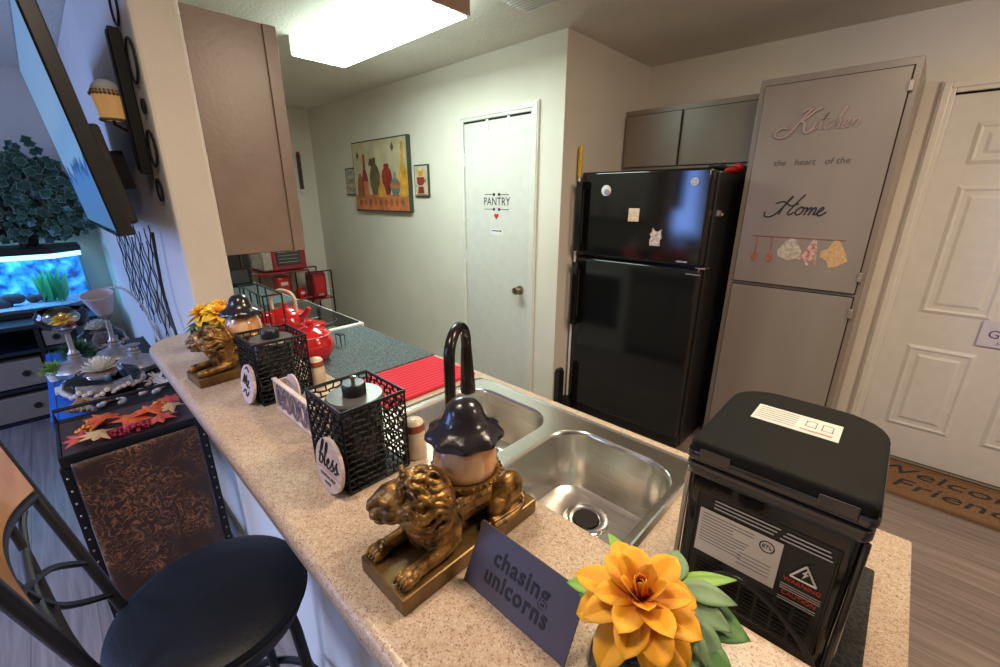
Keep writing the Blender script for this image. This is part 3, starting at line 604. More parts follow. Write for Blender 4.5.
# ---------------------------------------------------------------- lion lamps on the bar
ZB = 1.0702
def lion_mesh():
    m = MB(); e0 = m.ell; m.ell = lambda c, r, rot=None, n=22, m=14: e0(c, r, rot, max(n, 12), max(m, 8)); R = random.Random(3)
    def chain(pts, rs, n=10):
        P = crom(pts, 5); k = len(P) - 1; r = []
        for i in range(len(P)):
            t = i / k * (len(rs) - 1); a = int(min(t, len(rs) - 2)); r.append(rs[a] + (rs[a + 1] - rs[a]) * (t - a))
        m.tube(P, r, n); m.ell(P[0], (r[0],) * 3, n=n, m=6); m.ell(P[-1], (r[-1],) * 3, n=n, m=6)
    # trunk (y forward is negative)
    chain([(0, -.045, .062), (0, -.01, .066), (0, .04, .058), (0, .075, .052)], [.031, .030, .027, .028], 16)
    m.ell((0, -.045, .055), (.032, .028, .034))
    for s in (-1, 1):
        # haunch, folded hind leg
        m.ell((s * .026, .075, .054), (.019, .031, .031)); m.ell((s * .033, .055, .043), (.012, .024, .019))
        chain([(s * .036, .085, .034), (s * .038, .06, .031), (s * .038, .035, .031)], [.010, .009, .009])
        for q in range(4): m.ell((s * .038 + (q - 1.5) * .0052, .026, .030), (.0032, .009, .006), n=8, m=6)
        # shoulder, fore leg along the plinth
        m.ell((s * .026, -.035, .056), (.015, .022, .026))
        chain([(s * .028, -.03, .045), (s * .030, -.048, .037), (s * .031, -.075, .034), (s * .031, -.092, .033)], [.014, .012, .0095, .0095])
        m.ell((s * .031, -.098, .033), (.0125, .012, .009))
        for q in range(4):
            x = s * .031 + (q - 1.5) * .0062; m.ell((x, -.107, .0315), (.0036, .0085, .0068), n=8, m=6); m.ell((x, -.1145, .029), (.0018, .003, .0028), n=6, m=5)
    # tail curled on the flank
    chain([(.012, .10, .045), (.038, .10, .033), (.049, .075, .031), (.047, .03, .031)], [.005, .0045, .004, .006])
    # head, turned to -x
    hd = MB(); T = Matrix.Translation((-.004, -.070, .106)) @ Matrix.Rotation(math.radians(-38), 4, 'Z') @ Matrix.Rotation(math.radians(6), 4, 'X') @ Matrix.Scale(1.16, 4); m.tf = T
    m.tf = T @ Matrix.Translation((0, -.009, .001)) @ Matrix.Scale(1.08, 4)
    m.ell((0, .002, 0), (.021, .023, .023))
    m.tube(crom([(0, .004, .014), (0, -.010, .012), (0, -.022, .005), (0, -.030, .001)], 4), [.011, .0108, .0104, .010, .0096, .0092, .0086, .008, .0074, .0068, .0062, .0058, .0054], 16)
    m.ell((0, -.018, -.0045), (.0125, .0145, .0088)); m.ell((0, -.0305, -.0005), (.0058, .0036, .0036)); m.ell((0, -.020, -.0165), (.0088, .0098, .0042)); m.ell((0, -.010, -.014), (.011, .012, .009))
    for s in (-1, 1):
        m.ell((s * .0058, -.0245, -.0062), (.0064, .0068, .0056)); m.ell((s * .0092, -.0145, .0058), (.0030, .0024, .0024))
        m.tube(crom([(s * .0045, -.019, .0090), (s * .0085, -.0172, .0112), (s * .0135, -.0125, .0105), (s * .016, -.008, .0075)], 3), [.0022, .0026, .0028, .0030, .0030, .0030, .0028, .0026, .0024, .0022], 8)
        m.tube(crom([(s * .0055, -.017, .0030), (s * .0095, -.0155, .0022), (s * .014, -.011, .0040)], 3), .0018, 8)
        m.ell((s * .0125, -.008, -.005), (.0085, .011, .010)); m.ell((s * .0175, .004, .0195), (.0070, .0036, .0078), (0, s * .5, 0))
    m.tf = T
    # mane: wavy locks lying along a hull behind the face
    def locks(cn, rad, T0, cnt, th0, dth, thick, seed, grav=.25):
        for i in range(cnt):
            ph = 2 * PI * (i + R.random() * .6) / cnt; t0 = T0 + R.uniform(-.08, .08); dt = dth * R.uniform(.8, 1.25); wv = R.choice((-1, 1)) * R.uniform(.10, .2); f0 = R.uniform(0, 1); P = []
            for k in range(11):
                u = k / 10; th = t0 + dt * u; p_ = ph + wv * math.sin(u * 5.2 + f0); k2 = 1 + .05 * math.sin(u * PI) + .10 * u * u
                d2 = Vector((math.sin(th) * math.cos(p_), -math.cos(th), math.sin(th) * math.sin(p_)))
                P.append(Vector(cn) + Vector((d2.x * rad[0], d2.y * rad[1], d2.z * rad[2])) * k2 + Vector((0, 0, -grav * .03 * u * u)))
            m.tube(P, [thick * (.55 + .6 * math.sin(PI * min(1, .15 + .6 * (k / 10)))) * (1 - .8 * (k / 10) ** 3) for k in range(11)], 7)
    m.ell((0, .010, -.004), (.0295, .026, .034))
    locks((0, .003, -.001), (.0245, .024, .0265), 1.0, 19, 0, .65, .0030, 1)
    locks((0, .006, -.003), (.0285, .026, .032), 1.25, 25, 0, .7, .0034, 2)
    locks((0, .010, -.005), (.0315, .029, .036), 1.6, 28, 0, .75, .0036, 3)
    locks((0, .013, -.006), (.0325, .031, .038), 2.0, 26, 0, .75, .0036, 4); locks((0, .013, -.006), (.0325, .031, .038), 2.45, 14, 0, .6, .0036, 5)
    m.tf = None
    # chest and neck mane
    m.ell((0, -.043, .072), (.031, .027, .038)); chain([(0, -.062, .075), (0, -.068, .058), (.002, -.070, .044)], [.014, .010, .003])
    for i in range(170):
        a = R.uniform(-PI, PI); z = R.uniform(.048, .118)
        if math.sin(a) > .2 and z < .07: continue
        wv = R.choice((-1, 1)) * .0035; P = []
        for k in range(9):
            u = k / 8; zz = z - .032 * u; q = math.sqrt(max(.05, 1 - ((zz - .070) / .052) ** 2)); aa = a + .12 * math.sin(u * 5 + i)
            P.append(Vector((math.cos(aa) * .0350 * q * (1 + .08 * u * u), -.043 + math.sin(aa) * .0310 * q * (1 + .08 * u * u), zz)))
        m.tube(P, [.0038 * (.6 + .5 * math.sin(PI * (k / 8) * .8 + .3)) * (1 - .8 * (k / 8) ** 3) for k in range(9)], 7)
    # pedestal of the cup on the back
    m.lathe([(.014, .07), (.016, .078), (.024, .086), (.03, .089)], (0, .022, 0), 20)
    return m
def lion_lamp(label, x, y, rz, group=None):
    t = thing('lion_candle_lamp', label, 'statue', (x, y, ZB), rz, group)
    b_ = MB(); b_.box(-.048, .048, -.121, .121, 0, .024); b_.build('plinth', 'lionbase', t, bevel=.0025)
    lm = lion_mesh().build('lion_figure', 'lion', t)
    r = lm.modifiers.new('r', 'REMESH'); r.mode = 'VOXEL'; r.voxel_size = .0009; r.use_smooth_shade = True
    s = lm.modifiers.new('s', 'SMOOTH'); s.factor = .5; s.iterations = 2
    # bake the modifiers once
    bpy.context.view_layer.update(); dg = bpy.context.evaluated_depsgraph_get()
    me = bpy.data.meshes.new_from_object(lm.evaluated_get(dg)); me.materials.clear(); me.materials.append(M['lion']); lm.modifiers.clear(); lm.data = me
    for p in me.polygons: p.use_smooth = True
    cx, cy = 0, .020
    cup = MB(); cup.lathe([(.018, .085), (.030, .088), (.037, .094), (.041, .102), (.047, .104), (.049, .108), (.047, .112), (.043, .110), (.038, .106), (0, .104)], (cx, cy, 0), 40)
    for i in range(40):
        a = 2 * PI * i / 40; cup.tube([(cx + .032 * math.cos(a), cy + .032 * math.sin(a), .0885), (cx + .0405 * math.cos(a), cy + .0405 * math.sin(a), .101)], .0016, 5)
    for i in range(36):
        a = 2 * PI * i / 36; cup.ell((cx + .049 * math.cos(a), cy + .049 * math.sin(a), .108), (.0026,) * 3, n=6, m=5)
    cup.build('cup', 'lion', t, smooth=True)
    g = MB(); g.lathe([(.037, .105), (.0425, .112), (.0445, .124), (.0425, .138), (.038, .150), (.032, .160), (.027, .170)], (cx, cy, 0), 32); g.build('glass_globe', 'amber', t, smooth=True)
    c = MB(); wob = lambda a, k: 1 + (.045 * math.cos(9 * a) if k in (0, 1, 2, 3, 13) else .02 * math.cos(9 * a) if k in (4, 12) else 0)
    c.lathe([(.046, .163), (.0495, .160), (.0515, .162), (.051, .167), (.0455, .173), (.037, .178), (.030, .185), (.0265, .194), (.0225, .204), (.016, .211), (.008, .2145), (0, .2155)], (cx, cy, 0), 72, wob=wob)
    c.lathe([(.046, .163), (.036, .167), (0, .170)], (cx, cy, 0), 72, wob=lambda a, k: 1 + (.045 * math.cos(9 * a) if k == 0 else 0))
    c.build('mushroom_cap', mat('black_mushroom_cap', (.014, .012, .016), .24, coat=.3, bump=.2, bscale=90) if 'black_mushroom_cap' not in bpy.data.materials else bpy.data.materials['black_mushroom_cap'], t, smooth=True)
    return t
g = 'lion lamps on the bar'
lamp = lion_lamp('gilded lying lion statue with globe and black cap nearest the unicorn sign', -.379, .310, 0, g)
l2 = copy_tree(lamp); l2.location = (-1.277, .302, ZB); l2.rotation_euler = (0, 0, .08); l2['label'] = 'gilded lying lion statue with globe and black cap beside the far yellow flower'

M['basket'] = mat('matte_black_basket', (.012, .011, .013), .6, spec=.25)
# ---------------------------------------------------------------- lattice baskets
def lattice_panel(u0, u1, v0, v1, P, rows=13, cols=7, seed=1, th=.0026):
    """irregular leaf-shaped openings: a jittered brick net, wireframed"""
    R = random.Random(seed); bm = bmesh.new(); V = {}
    for j in range(rows + 1):
        for i in range(2 * cols + 1):
            u = u0 + (u1 - u0) * i / (2 * cols); v = v0 + (v1 - v0) * j / rows
            if 0 < i < 2 * cols: u += R.uniform(-.3, .3) * (u1 - u0) / (2 * cols)
            if 0 < j < rows: v += R.uniform(-.22, .22) * (v1 - v0) / rows
            V[i, j] = bm.verts.new(P(u, v))
    for j in range(rows):
        o = j % 2
        i = -o
        while i < 2 * cols:
            a = max(0, i); b_ = min(2 * cols, i + 2)
            ids = [V[k, j] for k in range(a, b_ + 1)] + [V[k, j + 1] for k in range(b_, a - 1, -1)]
            bm.faces.new(ids); i += 2
    me = bpy.data.meshes.new('panel'); bm.to_mesh(me); bm.free(); return me
def basket(label, x0, x1, y0, y1, z1, seed, group):
    cx, cy = (x0 + x1) / 2, (y0 + y1) / 2; hx, hy, h = (x1 - x0) / 2, (y1 - y0) / 2, z1 - ZB
    t = thing('lattice_basket', label, 'basket', (cx, cy, ZB), 0, group)
    for k, P in enumerate((lambda u, v: (u, -hy, v), lambda u, v: (u, hy, v), lambda u, v: (-hx, u, v), lambda u, v: (hx, u, v))):
        r = hx if k < 2 else hy
        me = lattice_panel(-r, r, .004, h - .003, P, seed=seed + k); me.name = 'lattice_side'; me.materials.append(M['basket'])
        o = bpy.data.objects.new('lattice_side', me); C.objects.link(o); o.parent = t
        w = o.modifiers.new('w', 'WIREFRAME'); w.thickness = .0042; w.use_even_offset = False; w.use_boundary = True; w.use_replace = True
    f = MB(); f.box(-hx, hx, -hy, hy, .0005, .003)
    f.build('basket_base', 'black_metal', t)
    f = MB()
    for a, b_, c, d_ in ((-hx - .002, hx + .002, -hy - .002, -hy + .001), (-hx - .002, hx + .002, hy - .001, hy + .002), (-hx - .002, -hx + .001, -hy + .001, hy - .001), (hx - .001, hx + .002, -hy + .001, hy - .001)): f.box(a, b_, c, d_, h - .006, h)
    f.build('rim', 'black_metal', t, bevel=.0006); return t
def canister(label, x, y, zt, r, group):
    t = thing('canister', label, 'canister', (x, y, ZB + .0035), 0, group); h = zt - ZB - .0035
    MB().lathe([(0, 0), (r * .86, 0), (r * .9, .004), (r * .9, h - .012), (r * .86, h - .008), (0, h - .008)], n=40).build('jar', 'smoke', t, smooth=True)
    MB().lathe([(0, h - .0078), (r, h - .0078), (r + .001, h - .004), (r - .002, h), (0, h)], n=48).build('lid', 'lidgrey', t, smooth=True)
    MB().lathe([(0, h + .0002), (.019, h + .0002), (.02, h + .002), (.02, h + .019), (.018, h + .0215), (0, h + .0215)], n=32).build('cap', 'black_satin', t, smooth=True)
    MB().lathe([(0, h + .0216), (.0035, h + .0216), (.0035, h + .027), (.005, h + .029), (.005, h + .033), (0, h + .034)], n=12).build('knob', 'chrome', t, smooth=True)
g = 'black lattice baskets on the bar'; g2 = 'jars in the lattice baskets'
basket('black square lattice basket next to the bless disc, nearest the sink', -.697, -.572, .25, .364, 1.222, 11, g)
basket('black square lattice basket beside the farther lion statue', -1.128, -1.004, .262, .378, 1.222, 31, g)
canister('dark jar with grey lid in the basket nearest the sink', -.637, .307, 1.212, .048, g2)
canister('dark jar with grey lid in the farther basket', -1.066, .32, 1.212, .048, g2)

# wooden discs leaning on the baskets
def disc(label, x, y, r, word, group, tilt=.16):
    t = tag(MB().prism(circ(0, r, r, 48), -.003, .003, 'y').build('wooden_disc', 'whitewood', bevel=.0006), label, 'sign', group)
    t.location = (x, y, ZB + .001); t.rotation_euler = (-tilt, 0, 0); return t
dc = disc('round whitewashed wooden disc lettered bless leaning on the near basket', -.608, .232, .0465, 'bless', 'round wooden discs leaning on baskets', .12); dc.scale = (1, 1, 1)
m = MB()
bl = [[(0, .45), (.25, .8), (.32, 1.2), (.2, 1.25), (.12, .7), (.1, .05), (.3, .0), (.42, .25), (.3, .5), (.14, .4)], [(.42, .2), (.7, .8), (.72, 1.2), (.6, 1.2), (.58, .5), (.65, .02), (.8, .1)], [(.8, .15), (1.02, .35), (.98, .5), (.86, .4), (.88, .08), (1.05, .0), (1.2, .15)],
      [(1.2, .15), (1.42, .62), (1.36, .5), (1.5, .25), (1.46, .04), (1.28, .03)], [(1.56, .12), (1.80, .62), (1.74, .5), (1.88, .25), (1.84, .04), (1.66, .03)], [(1.88, .12), (2.05, .2)]]
strokes(m, bl, -.033, .043, .034, -.0034, .0016, .15); m.build('bless_lettering', 'ink', dc)
text('COME IN, REST', .0078, 'greyink', dc, face_y(0, -.0033, .026)); text('HOME', .0075, 'greyink', dc, face_y(0, -.0033, .015))
m = MB(); m.box(-.043, .043, -.0034, -.003, .0352, .0356); m.build('groove', 'drift', dc)
d2 = disc('round whitewashed wooden disc with dark floral lettering leaning on the farther basket', -1.052, .244, .046, '', 'round wooden discs leaning on baskets')
m = MB(); R = random.Random(5)
strokes(m, [[(0, .2), (.3, .9), (.4, .2), (.7, .9), (.8, .1)], [(.9, .5), (1.2, .6), (1.0, .1), (1.4, .2)], [(.2, -.5), (.6, -.2), (1., -.6), (1.3, -.2)], [(.3, 1.3), (.7, 1.5), (1.1, 1.25)]], -.026, .038, .033, -.0034, .0018, .1); m.build('script_lettering', 'ink', d2)

# filigree stand with leaning round coasters between the baskets
t = thing('filigree_holder', 'small whitewashed filigree holder between the two black baskets', 'holder', (-.87, .285, ZB))
m = MB(); m.box(-.105, .1, -.004, .004, .001, .006).box(-.105, -.100, -.004, .03, .006, .070).box(.095, .1, -.004, .03, .006, .070); m.build('frame', 'whitewood', t, bevel=.0008)
MB().box(-.108, .103, -.005, .005, .070, .075).build('top_rail', 'whitewood', t, bevel=.001)
m = MB()
for i in range(5):
    cx = -.082 + i * .04
    m.tube([(cx + .018 * math.cos(a), 0, .038 + .030 * math.sin(a)) for a in [2 * PI * k / 24 for k in range(24)]], .0018, 6, closed=True)
    m.tube([(cx + .009 * math.cos(a), 0, .038 + .017 * math.sin(a)) for a in [2 * PI * k / 20 for k in range(20)]], .0014, 6, closed=True)
    for a in range(8): m.tube([(cx + .009 * math.cos(a * PI / 4), 0, .038 + .017 * math.sin(a * PI / 4)), (cx + .018 * math.cos(a * PI / 4 + .3), 0, .038 + .03 * math.sin(a * PI / 4 + .3))], .0014, 5)
m.build('filigree', mat('mauve_filigree', (.30, .25, .30), .6, col2=(.10, .09, .16), scale=60), t)
MB().box(-.105, .1, .004, .034, .001, .004).build('shelf', 'whitewood', t)
for x, lb in ((-.935, 'round whitewashed coaster standing in the holder by the farther basket'), (-.835, 'round whitewashed coaster standing in the holder by the nearer basket')):
    o = tag(MB().prism(circ(0, .041, .041, 40), -.002, .002, 'y').build('wooden_coaster', 'whitewood', bevel=.0005), lb, 'coaster', 'coasters in the filigree holder'); o.location = (x, .302, ZB + .005); o.rotation_euler = (-.12, 0, 0)

# salt and pepper shakers
def shaker(x, y, label):
    t = thing('shaker', label, 'shaker', (x, y, ZB), 0, 'ceramic shakers behind the baskets')
    MB().lathe([(0, 0), (.019, 0), (.021, .003), (.0205, .045), (.0195, .055)], n=28).build('shaker_body', 'cream', t, smooth=True)
    MB().lathe([(.0198, .055), (.0202, .056), (.0195, .066), (.0185, .069)], n=28).build('glaze_band', 'rust', t, smooth=True)
    MB().lathe([(.0185, .069), (.015, .074), (.006, .0765), (0, .077)], n=28).build('shaker_top', 'cream', t, smooth=True)
    m = MB()
    for i in range(5): m.ell((.007 * math.cos(i * 1.257), .007 * math.sin(i * 1.257), .0762), (.0011, .0011, .0006), n=8, m=4)
    m.build('holes', 'ink', t)
shaker(-.592, .392, 'cream shaker with rust band behind the near basket'); shaker(-1.03, .402, 'cream shaker with rust band behind the farther basket')

# chasing unicorns sign
t = thing('metal_sign', 'slate coloured metal plaque reading chasing unicorns leaning on the bar', 'sign', (-.243, .272, ZB))
sg = MB().box(-.0775, .0775, -.0012, .0012, .0, .079).build('plate', 'sign', t, bevel=.0004); sg.rotation_euler = (math.radians(-27), 0, 0)
for s_, z in (('chasing', .050), ('unicorns', .026)):
    text(s_, .0285, 'ink', sg, face_y(-.002, -.0015, z), space=1.12, bold=.0006, xs=.86 if s_ == 'unicorns' else .9)
m = MB().box(-.03, .03, .02, .045, .0003, .002).build('easel_foot', 'sign', t)
m = MB().box(-.03, .03, .0225, .0245, .0, .042).build('easel_strut', 'sign', t)

# ---------------------------------------------------------------- flowers
def petal(mb, ang, elev, L, W, r0=.004, z0=0, curl=.5, cup=.25, seg=7):
    vs = []; fs = []; ca, sa = math.cos(ang), math.sin(ang)
    x = r0; z = z0; e = elev
    for i in range(seg + 1):
        t = i / seg; w = W * (math.sin(PI * min(1, .12 + t * .88)) ** .7 if t < 1 else 0) * (.7 + .5 * t); w = max(w, .0002)
        for j, u in enumerate((-1, -.5, 0, .5, 1)):
            h = cup * w * (u * u) - (.12 * w if u == 0 else 0)
            px, py, pz = x - h * math.sin(e), u * w, z + h * math.cos(e); vs.append((px * ca - py * sa, px * sa + py * ca, pz))
        e -= curl / seg; x += L / seg * math.cos(e); z += L / seg * math.sin(e)
    for i in range(seg):
        for j in range(4): a = i * 5 + j; fs.append((a, a + 1, a + 6, a + 5))
    mb.add(vs, fs)
def blossom(name, m_, parent, R, sc, rings, loc, rot):
    mb = MB()
    for cnt, el, L, W, r0, z0, cu in rings:
        off = R.random() * 6
        for i in range(cnt): petal(mb, off + 2 * PI * i / cnt + R.uniform(-.12, .12), el + R.uniform(-.12, .12), L * sc * R.uniform(.88, 1.1), W * sc * R.uniform(.85, 1.1), r0 * sc, z0 * sc, cu + R.uniform(-.2, .2))
    o = mb.build(name, m_, parent, smooth=True, solid=.0006); o.location = loc; o.rotation_euler = rot; return o
def leaf_shape(mb, p, d_, n_, L, W, droop=.3, seg=8):
    d_ = Vector(d_).normalized(); n_ = Vector(n_); s = d_.cross(n_).normalized(); n_ = s.cross(d_).normalized(); p = Vector(p); vs = []; fs = []
    for i in range(seg + 1):
        t = i / seg; w = W * math.sin(PI * t ** .8) ** .9 if 0 < t < 1 else .0004
        q = p + d_ * L * t - n_ * droop * L * t * t
        for u in (-1, -.5, 0, .5, 1): vs.append(q + s * w * u + n_ * abs(u) * w * .28)
    for i in range(seg):
        for j in range(4): a = i * 5 + j; fs.append((a, a + 1, a + 6, a + 5))
    mb.add(vs, fs)
DR = [(8, -.1, .056, .0165, .006, -.005, .75), (8, .2, .051, .0165, .006, -.001, .6), (7, .55, .042, .0145, .005, .003, .35), (5, .95, .032, .011, .003, .005, .0), (5, 1.25, .022, .007, .002, .007, -.4)]
R = random.Random(11)
fl = thing('artificial_flower', 'large golden yellow artificial flower in a small dark vase beside the ice maker', 'flower', (-.118, .300, ZB))
m = MB(); m.lathe([(0, 0), (.024, 0), (.031, .008), (.034, .025), (.030, .043), (.022, .054), (.025, .061), (.022, .060), (.019, .054), (0, .05)], n=32); m.build('vase', mat('dark_glass_vase', (.012, .016, .02), .1, coat=.5), fl, smooth=True)
FC = Vector((.014, -.010, .128))
m = MB(); m.tube(crom([(0, 0, .05), (.006, -.002, .08), tuple(FC + Vector((0, 0, -.006)))], 5), .0025, 6); m.tube(crom([(0, .002, .05), (.02, .02, .085), (.045, .04, .105)], 5), .0016, 6); m.tube(crom([(0, .002, .05), (.03, .01, .08), (.055, .008, .10)], 5), .0016, 6); m.build('stem', 'leaf', fl, smooth=True)
blossom('blossom', 'petal', fl, R, 1.0, DR, FC, (.18, -.05, .3))
m = MB(); m.ell((0, 0, 0), (.006, .006, .005)); 
for i in range(18): a = i * 2.4; q = .0045 * math.sqrt(i / 18); m.tube([(q * math.cos(a), q * math.sin(a), 0), (q * 1.3 * math.cos(a), q * 1.3 * math.sin(a), .010)], .0008, 5)
o = m.build('flower_centre', mat('flower_centre', (.22, .03, .005), .7), fl); o.location = FC + Vector((0, -.001, .004)); o.rotation_euler = (.18, -.05, 0)
def lv(specs, m_, name):
    for (p, d_, L, W, dr) in specs:
        mb = MB(); leaf_shape(mb, p, d_, (0, -.2, 1), L, W, dr); mb.build(name, m_, fl, smooth=True, solid=.0005)
N_ = (.022, .045, .108)
lv([(N_, (-.3, 1, .25), .042, .013, .15), (N_, (.9, .55, .1), .038, .013, .3), ((.03, .04, .112), (1, .5, .12), .050, .012, .2), ((.04, .03, .110), (1, .25, .0), .040, .013, .3), ((.045, .02, .108), (.9, -.5, -.1), .048, .014, .35), ((.05, .015, .105), (.5, -.9, -.1), .042, .012, .35)], 'leaf2', 'sage_leaf')
lv([(N_, (.8, .75, .2), .062, .0085, .12), ((-.01, .03, .105), (-.9, .55, .25), .055, .009, .2), ((-.03, .0, .095), (-1, -.3, .05), .034, .010, .3)], 'leafb', 'green_leaf')
lv([((.04, .035, .098), (1, .35, -.0), .055, .020, .2), ((-.01, .035, .10), (-.45, .9, .1), .045, .014, .2), ((.05, -.01, .095), (.8, -.7, -.1), .045, .014, .3), ((-.02, -.0, .085), (-1, .1, -.2), .040, .012, .3), ((.06, .01, .10), (1, -.35, .0), .035, .012, .3)], 'leaf', 'dark_leaf')

f2 = thing('artificial_flower', 'yellow artificial flower in a black vase at the far end of the bar', 'flower', (-1.47, .29, ZB))
m = MB(); m.lathe([(0, 0), (.026, 0), (.034, .01), (.037, .03), (.030, .05), (.024, .058), (.027, .064), (.022, .062), (0, .055)], n=28); m.build('vase', bpy.data.materials['dark_glass_vase'], f2, smooth=True)
MB().tube([(0, 0, .05), (0, 0, .115)], .003, 6).build('stem', 'leaf', f2)
for i, (dx, dy, dz, rt, sc) in enumerate(((-.012, -.02, .132, (.5, -.3, 0), .85), (.036, .01, .138, (.2, .5, 1), .78), (-.02, .03, .142, (-.3, -.2, 2), .75))):
    blossom('blossom', 'petal2', f2, R, sc * 1.0, DR, (dx, dy, dz), rt)
for i in range(9):
    a = i * .7; mb = MB(); leaf_shape(mb, (.015 * math.cos(a), .015 * math.sin(a), .105), (math.cos(a), math.sin(a), .1), (0, 0, 1), .06, .014, .4); mb.build('leaf', 'leaf', f2, smooth=True, solid=.0005)
tag(MB().lathe([(0, 0), (.026, 0), (.032, .004), (.034, .03), (.028, .065), (.03, .068), (.024, .068), (0, .06)], n=28).build('black_bottle', 'black_gloss', smooth=True), 'black glossy vase behind the farther lion at the wall end', 'vase').location = (-1.62, .285, ZB)

# ---------------------------------------------------------------- ice maker
t = thing('ice_maker', 'black countertop ice maker with warning labels on its back, right of the sink', 'appliance', (-.06, .7, .925))
X0, X1, Y0, Y1 = -.166, .041, .572, .825
def rr(ax0, ax1, ay0, ay1, r, z, n=6): return rrect(ax0, ax1, ay0, ay1, r, z, n)
def ring(ins, z, rb=.012, rf=.06):
    P = []
    for cx, cy, a0, r in ((X1 - ins - rf, Y1 - ins - rf, 0, rf), (X0 + ins + rf, Y1 - ins - rf, PI / 2, rf), (X0 + ins + rb, Y0 + ins + rb, PI, rb), (X1 - ins - rb, Y0 + ins + rb, 1.5 * PI, rb)):
        for i in range(7):
            a = a0 + PI / 2 * i / 6; P.append((cx + r * math.cos(a), cy + r * math.sin(a), z))
    return P
K(MB().loft([ring(.012, .928), ring(.006, .935), ring(.004, 1.150), ring(.006, 1.155)]), 'body', 'black_gloss', smooth=True)
K(MB().loft([ring(.0, 1.1555), ring(-.002, 1.16), ring(-.002, 1.172), ring(.004, 1.176)]), 'collar', 'smoke', smooth=True)
K(MB().loft([ring(.004, 1.1765), ring(-.001, 1.180), ring(-.001, 1.203), ring(.002, 1.208), ring(.006, 1.2095)]), 'lid', mat('black_textured_lid', (.010, .010, .009), .65, spec=.12, bump=.25, bscale=500), smooth=True)
K(MB().loft([ring(-.0025, 1.1785, rf=.058), ring(-.0035, 1.181), ring(-.0035, 1.190), ring(-.0025, 1.192)], False, False), 'lid_band', 'smoke', smooth=True)
for x in (X0 + .035, X1 - .035): K(MB().box(x - .02, x + .02, Y0 - .0045, Y0 - .001, 1.182, 1.20), 'lid_hinge', 'smoke', bevel=.002)
for x in (X0 + .001, X1 - .001): K(MB().tube([(x, Y0 + .012, .94), (x, Y0 + .012, 1.15)], .004, 8), 'corner_trim', 'silver' if x < -.1 else 'smoke', smooth=True)
yb = Y0 + .0035
K(MB().loft([[(a, yb - d_, b_) for a, b_ in ((X0 + .02 + i_, .955 + i_), (X1 - .018 - i_, .955 + i_), (X1 - .018 - i_, 1.132 - i_), (X0 + .02 + i_, 1.132 - i_))] for d_, i_ in ((0, 0), (.002, .001), (.002, .003), (.0008, .004))], False, True), 'back_panel', 'black_satin')
yl = yb - .0022
lab = K(MB().box(X0 + .028, -.034, yl - .0006, yl, 1.032, 1.106), 'rating_label', 'paper')
m = MB(); R = random.Random(2)
for i in range(10): z = 1.099 - i * .0052; m.box(X0 + .032, X0 + .032 + R.uniform(.04, .068), yl - .0009, yl - .0006, z, z + .0014)
for i in range(4): z = 1.062 - i * .006; m.box(-.082, -.042, yl - .0009, yl - .0006, z, z + .0012)
K(m, 'fine_print', mat('grey_print', (.22, .2, .19), .7))
m = MB(); m.tube([(-.051 + .0085 * math.cos(a), yl - .0008, 1.091 + .0085 * math.sin(a)) for a in [2 * PI * i / 24 for i in range(24)]], .0008, 4, closed=True); K(m, 'seal_ring', 'ink'); o = text('ETL', .0075, 'ink', None, face_y(-.051, yl - .0008, 1.091)); o.parent = t; o.matrix_parent_inverse = Matrix.Translation(-Vector(t.location))
def kt(o): o.parent = t; o.matrix_parent_inverse = Matrix.Translation(-Vector(t.location)); return o
M['greyprint'] = mat('pale_print', (.42, .40, .38), .5)
m = MB()
for i in range(3): z = 1.124 - i * .0058; m.box(X0 + .045, X0 + .125 - i * .003, yl - .0004, yl + .0001, z, z + .002).box(X0 + .132 - i * .003, X0 + .178 + i * .002, yl - .0004, yl + .0001, z - .0008, z + .0012)
K(m, 'printed_lines', 'greyprint')
m = MB(); q = [(-.020, 1.066), (.008, 1.066), (-.006, 1.090)]
for i in range(3): a, b_ = q[i], q[(i + 1) % 3]; m.tube([(a[0], yl - .001, a[1]), (b_[0], yl - .001, b_[1])], .0013, 5)
m.prism([(-.003, 1.086), (-.009, 1.077), (-.006, 1.077), (-.008, 1.069), (-.002, 1.0785), (-.005, 1.0785)], yl - .0012, yl - .0002, 'y'); K(m, 'warning_triangle', 'white')
for s_, z, c_ in (('WARNING', 1.058, 'heart'), ('CAUTION', 1.036, 'heart')): kt(text(s_, .0085, c_, None, face_y(-.006, yl - .0006, z)))
m = MB()
for i in range(3): m.box(-.028, .016, yl - .0004, yl, 1.048 - i * .0036, 1.0492 - i * .0036)
for i in range(2): m.box(-.028, .014, yl - .0004, yl, 1.027 - i * .0036, 1.0282 - i * .0036)
K(m, 'printed_lines', 'greyprint')
m = MB()
for i in range(9):
    for j in range(7): x = X0 + .034 + j * .021; z = .962 + i * .0066; m.box(x, x + .017, yl - .0008, yl + .0002, z, z + .0034)
K(m, 'vent_grille', 'dark_gap')
K(MB().box(-.122, -.012, .698, .757, 1.2096, 1.2101), 'lid_label', 'paper')
m = MB()
for i in range(6): m.box(-.118, -.066, .748 - i * .008, .7495 - i * .008, 1.2101, 1.2104)
for x in (-.055, -.035): m.box(x, x + .014, .722, .7235, 1.2101, 1.2104).box(x, x + .014, .742, .7435, 1.2101, 1.2104).box(x, x + .0015, .722, .742, 1.2101, 1.2104).box(x + .0125, x + .014, .722, .742, 1.2101, 1.2104)
K(m, 'lid_print', bpy.data.materials['grey_print']); K(MB().box(-.06, -.02, .708, .7105, 1.2101, 1.2104), 'red_print', 'heart')
K(MB().tube(crom([(-.125, yl - .002, .975), (-.11, yl - .012, 1.01), (-.07, yl - .018, 1.035), (-.02, yl - .018, 1.015), (.02, yl - .02, .975), (.035, yl - .025, .935)], 8), .0042, 10), 'power_cord', 'black_satin', smooth=True)
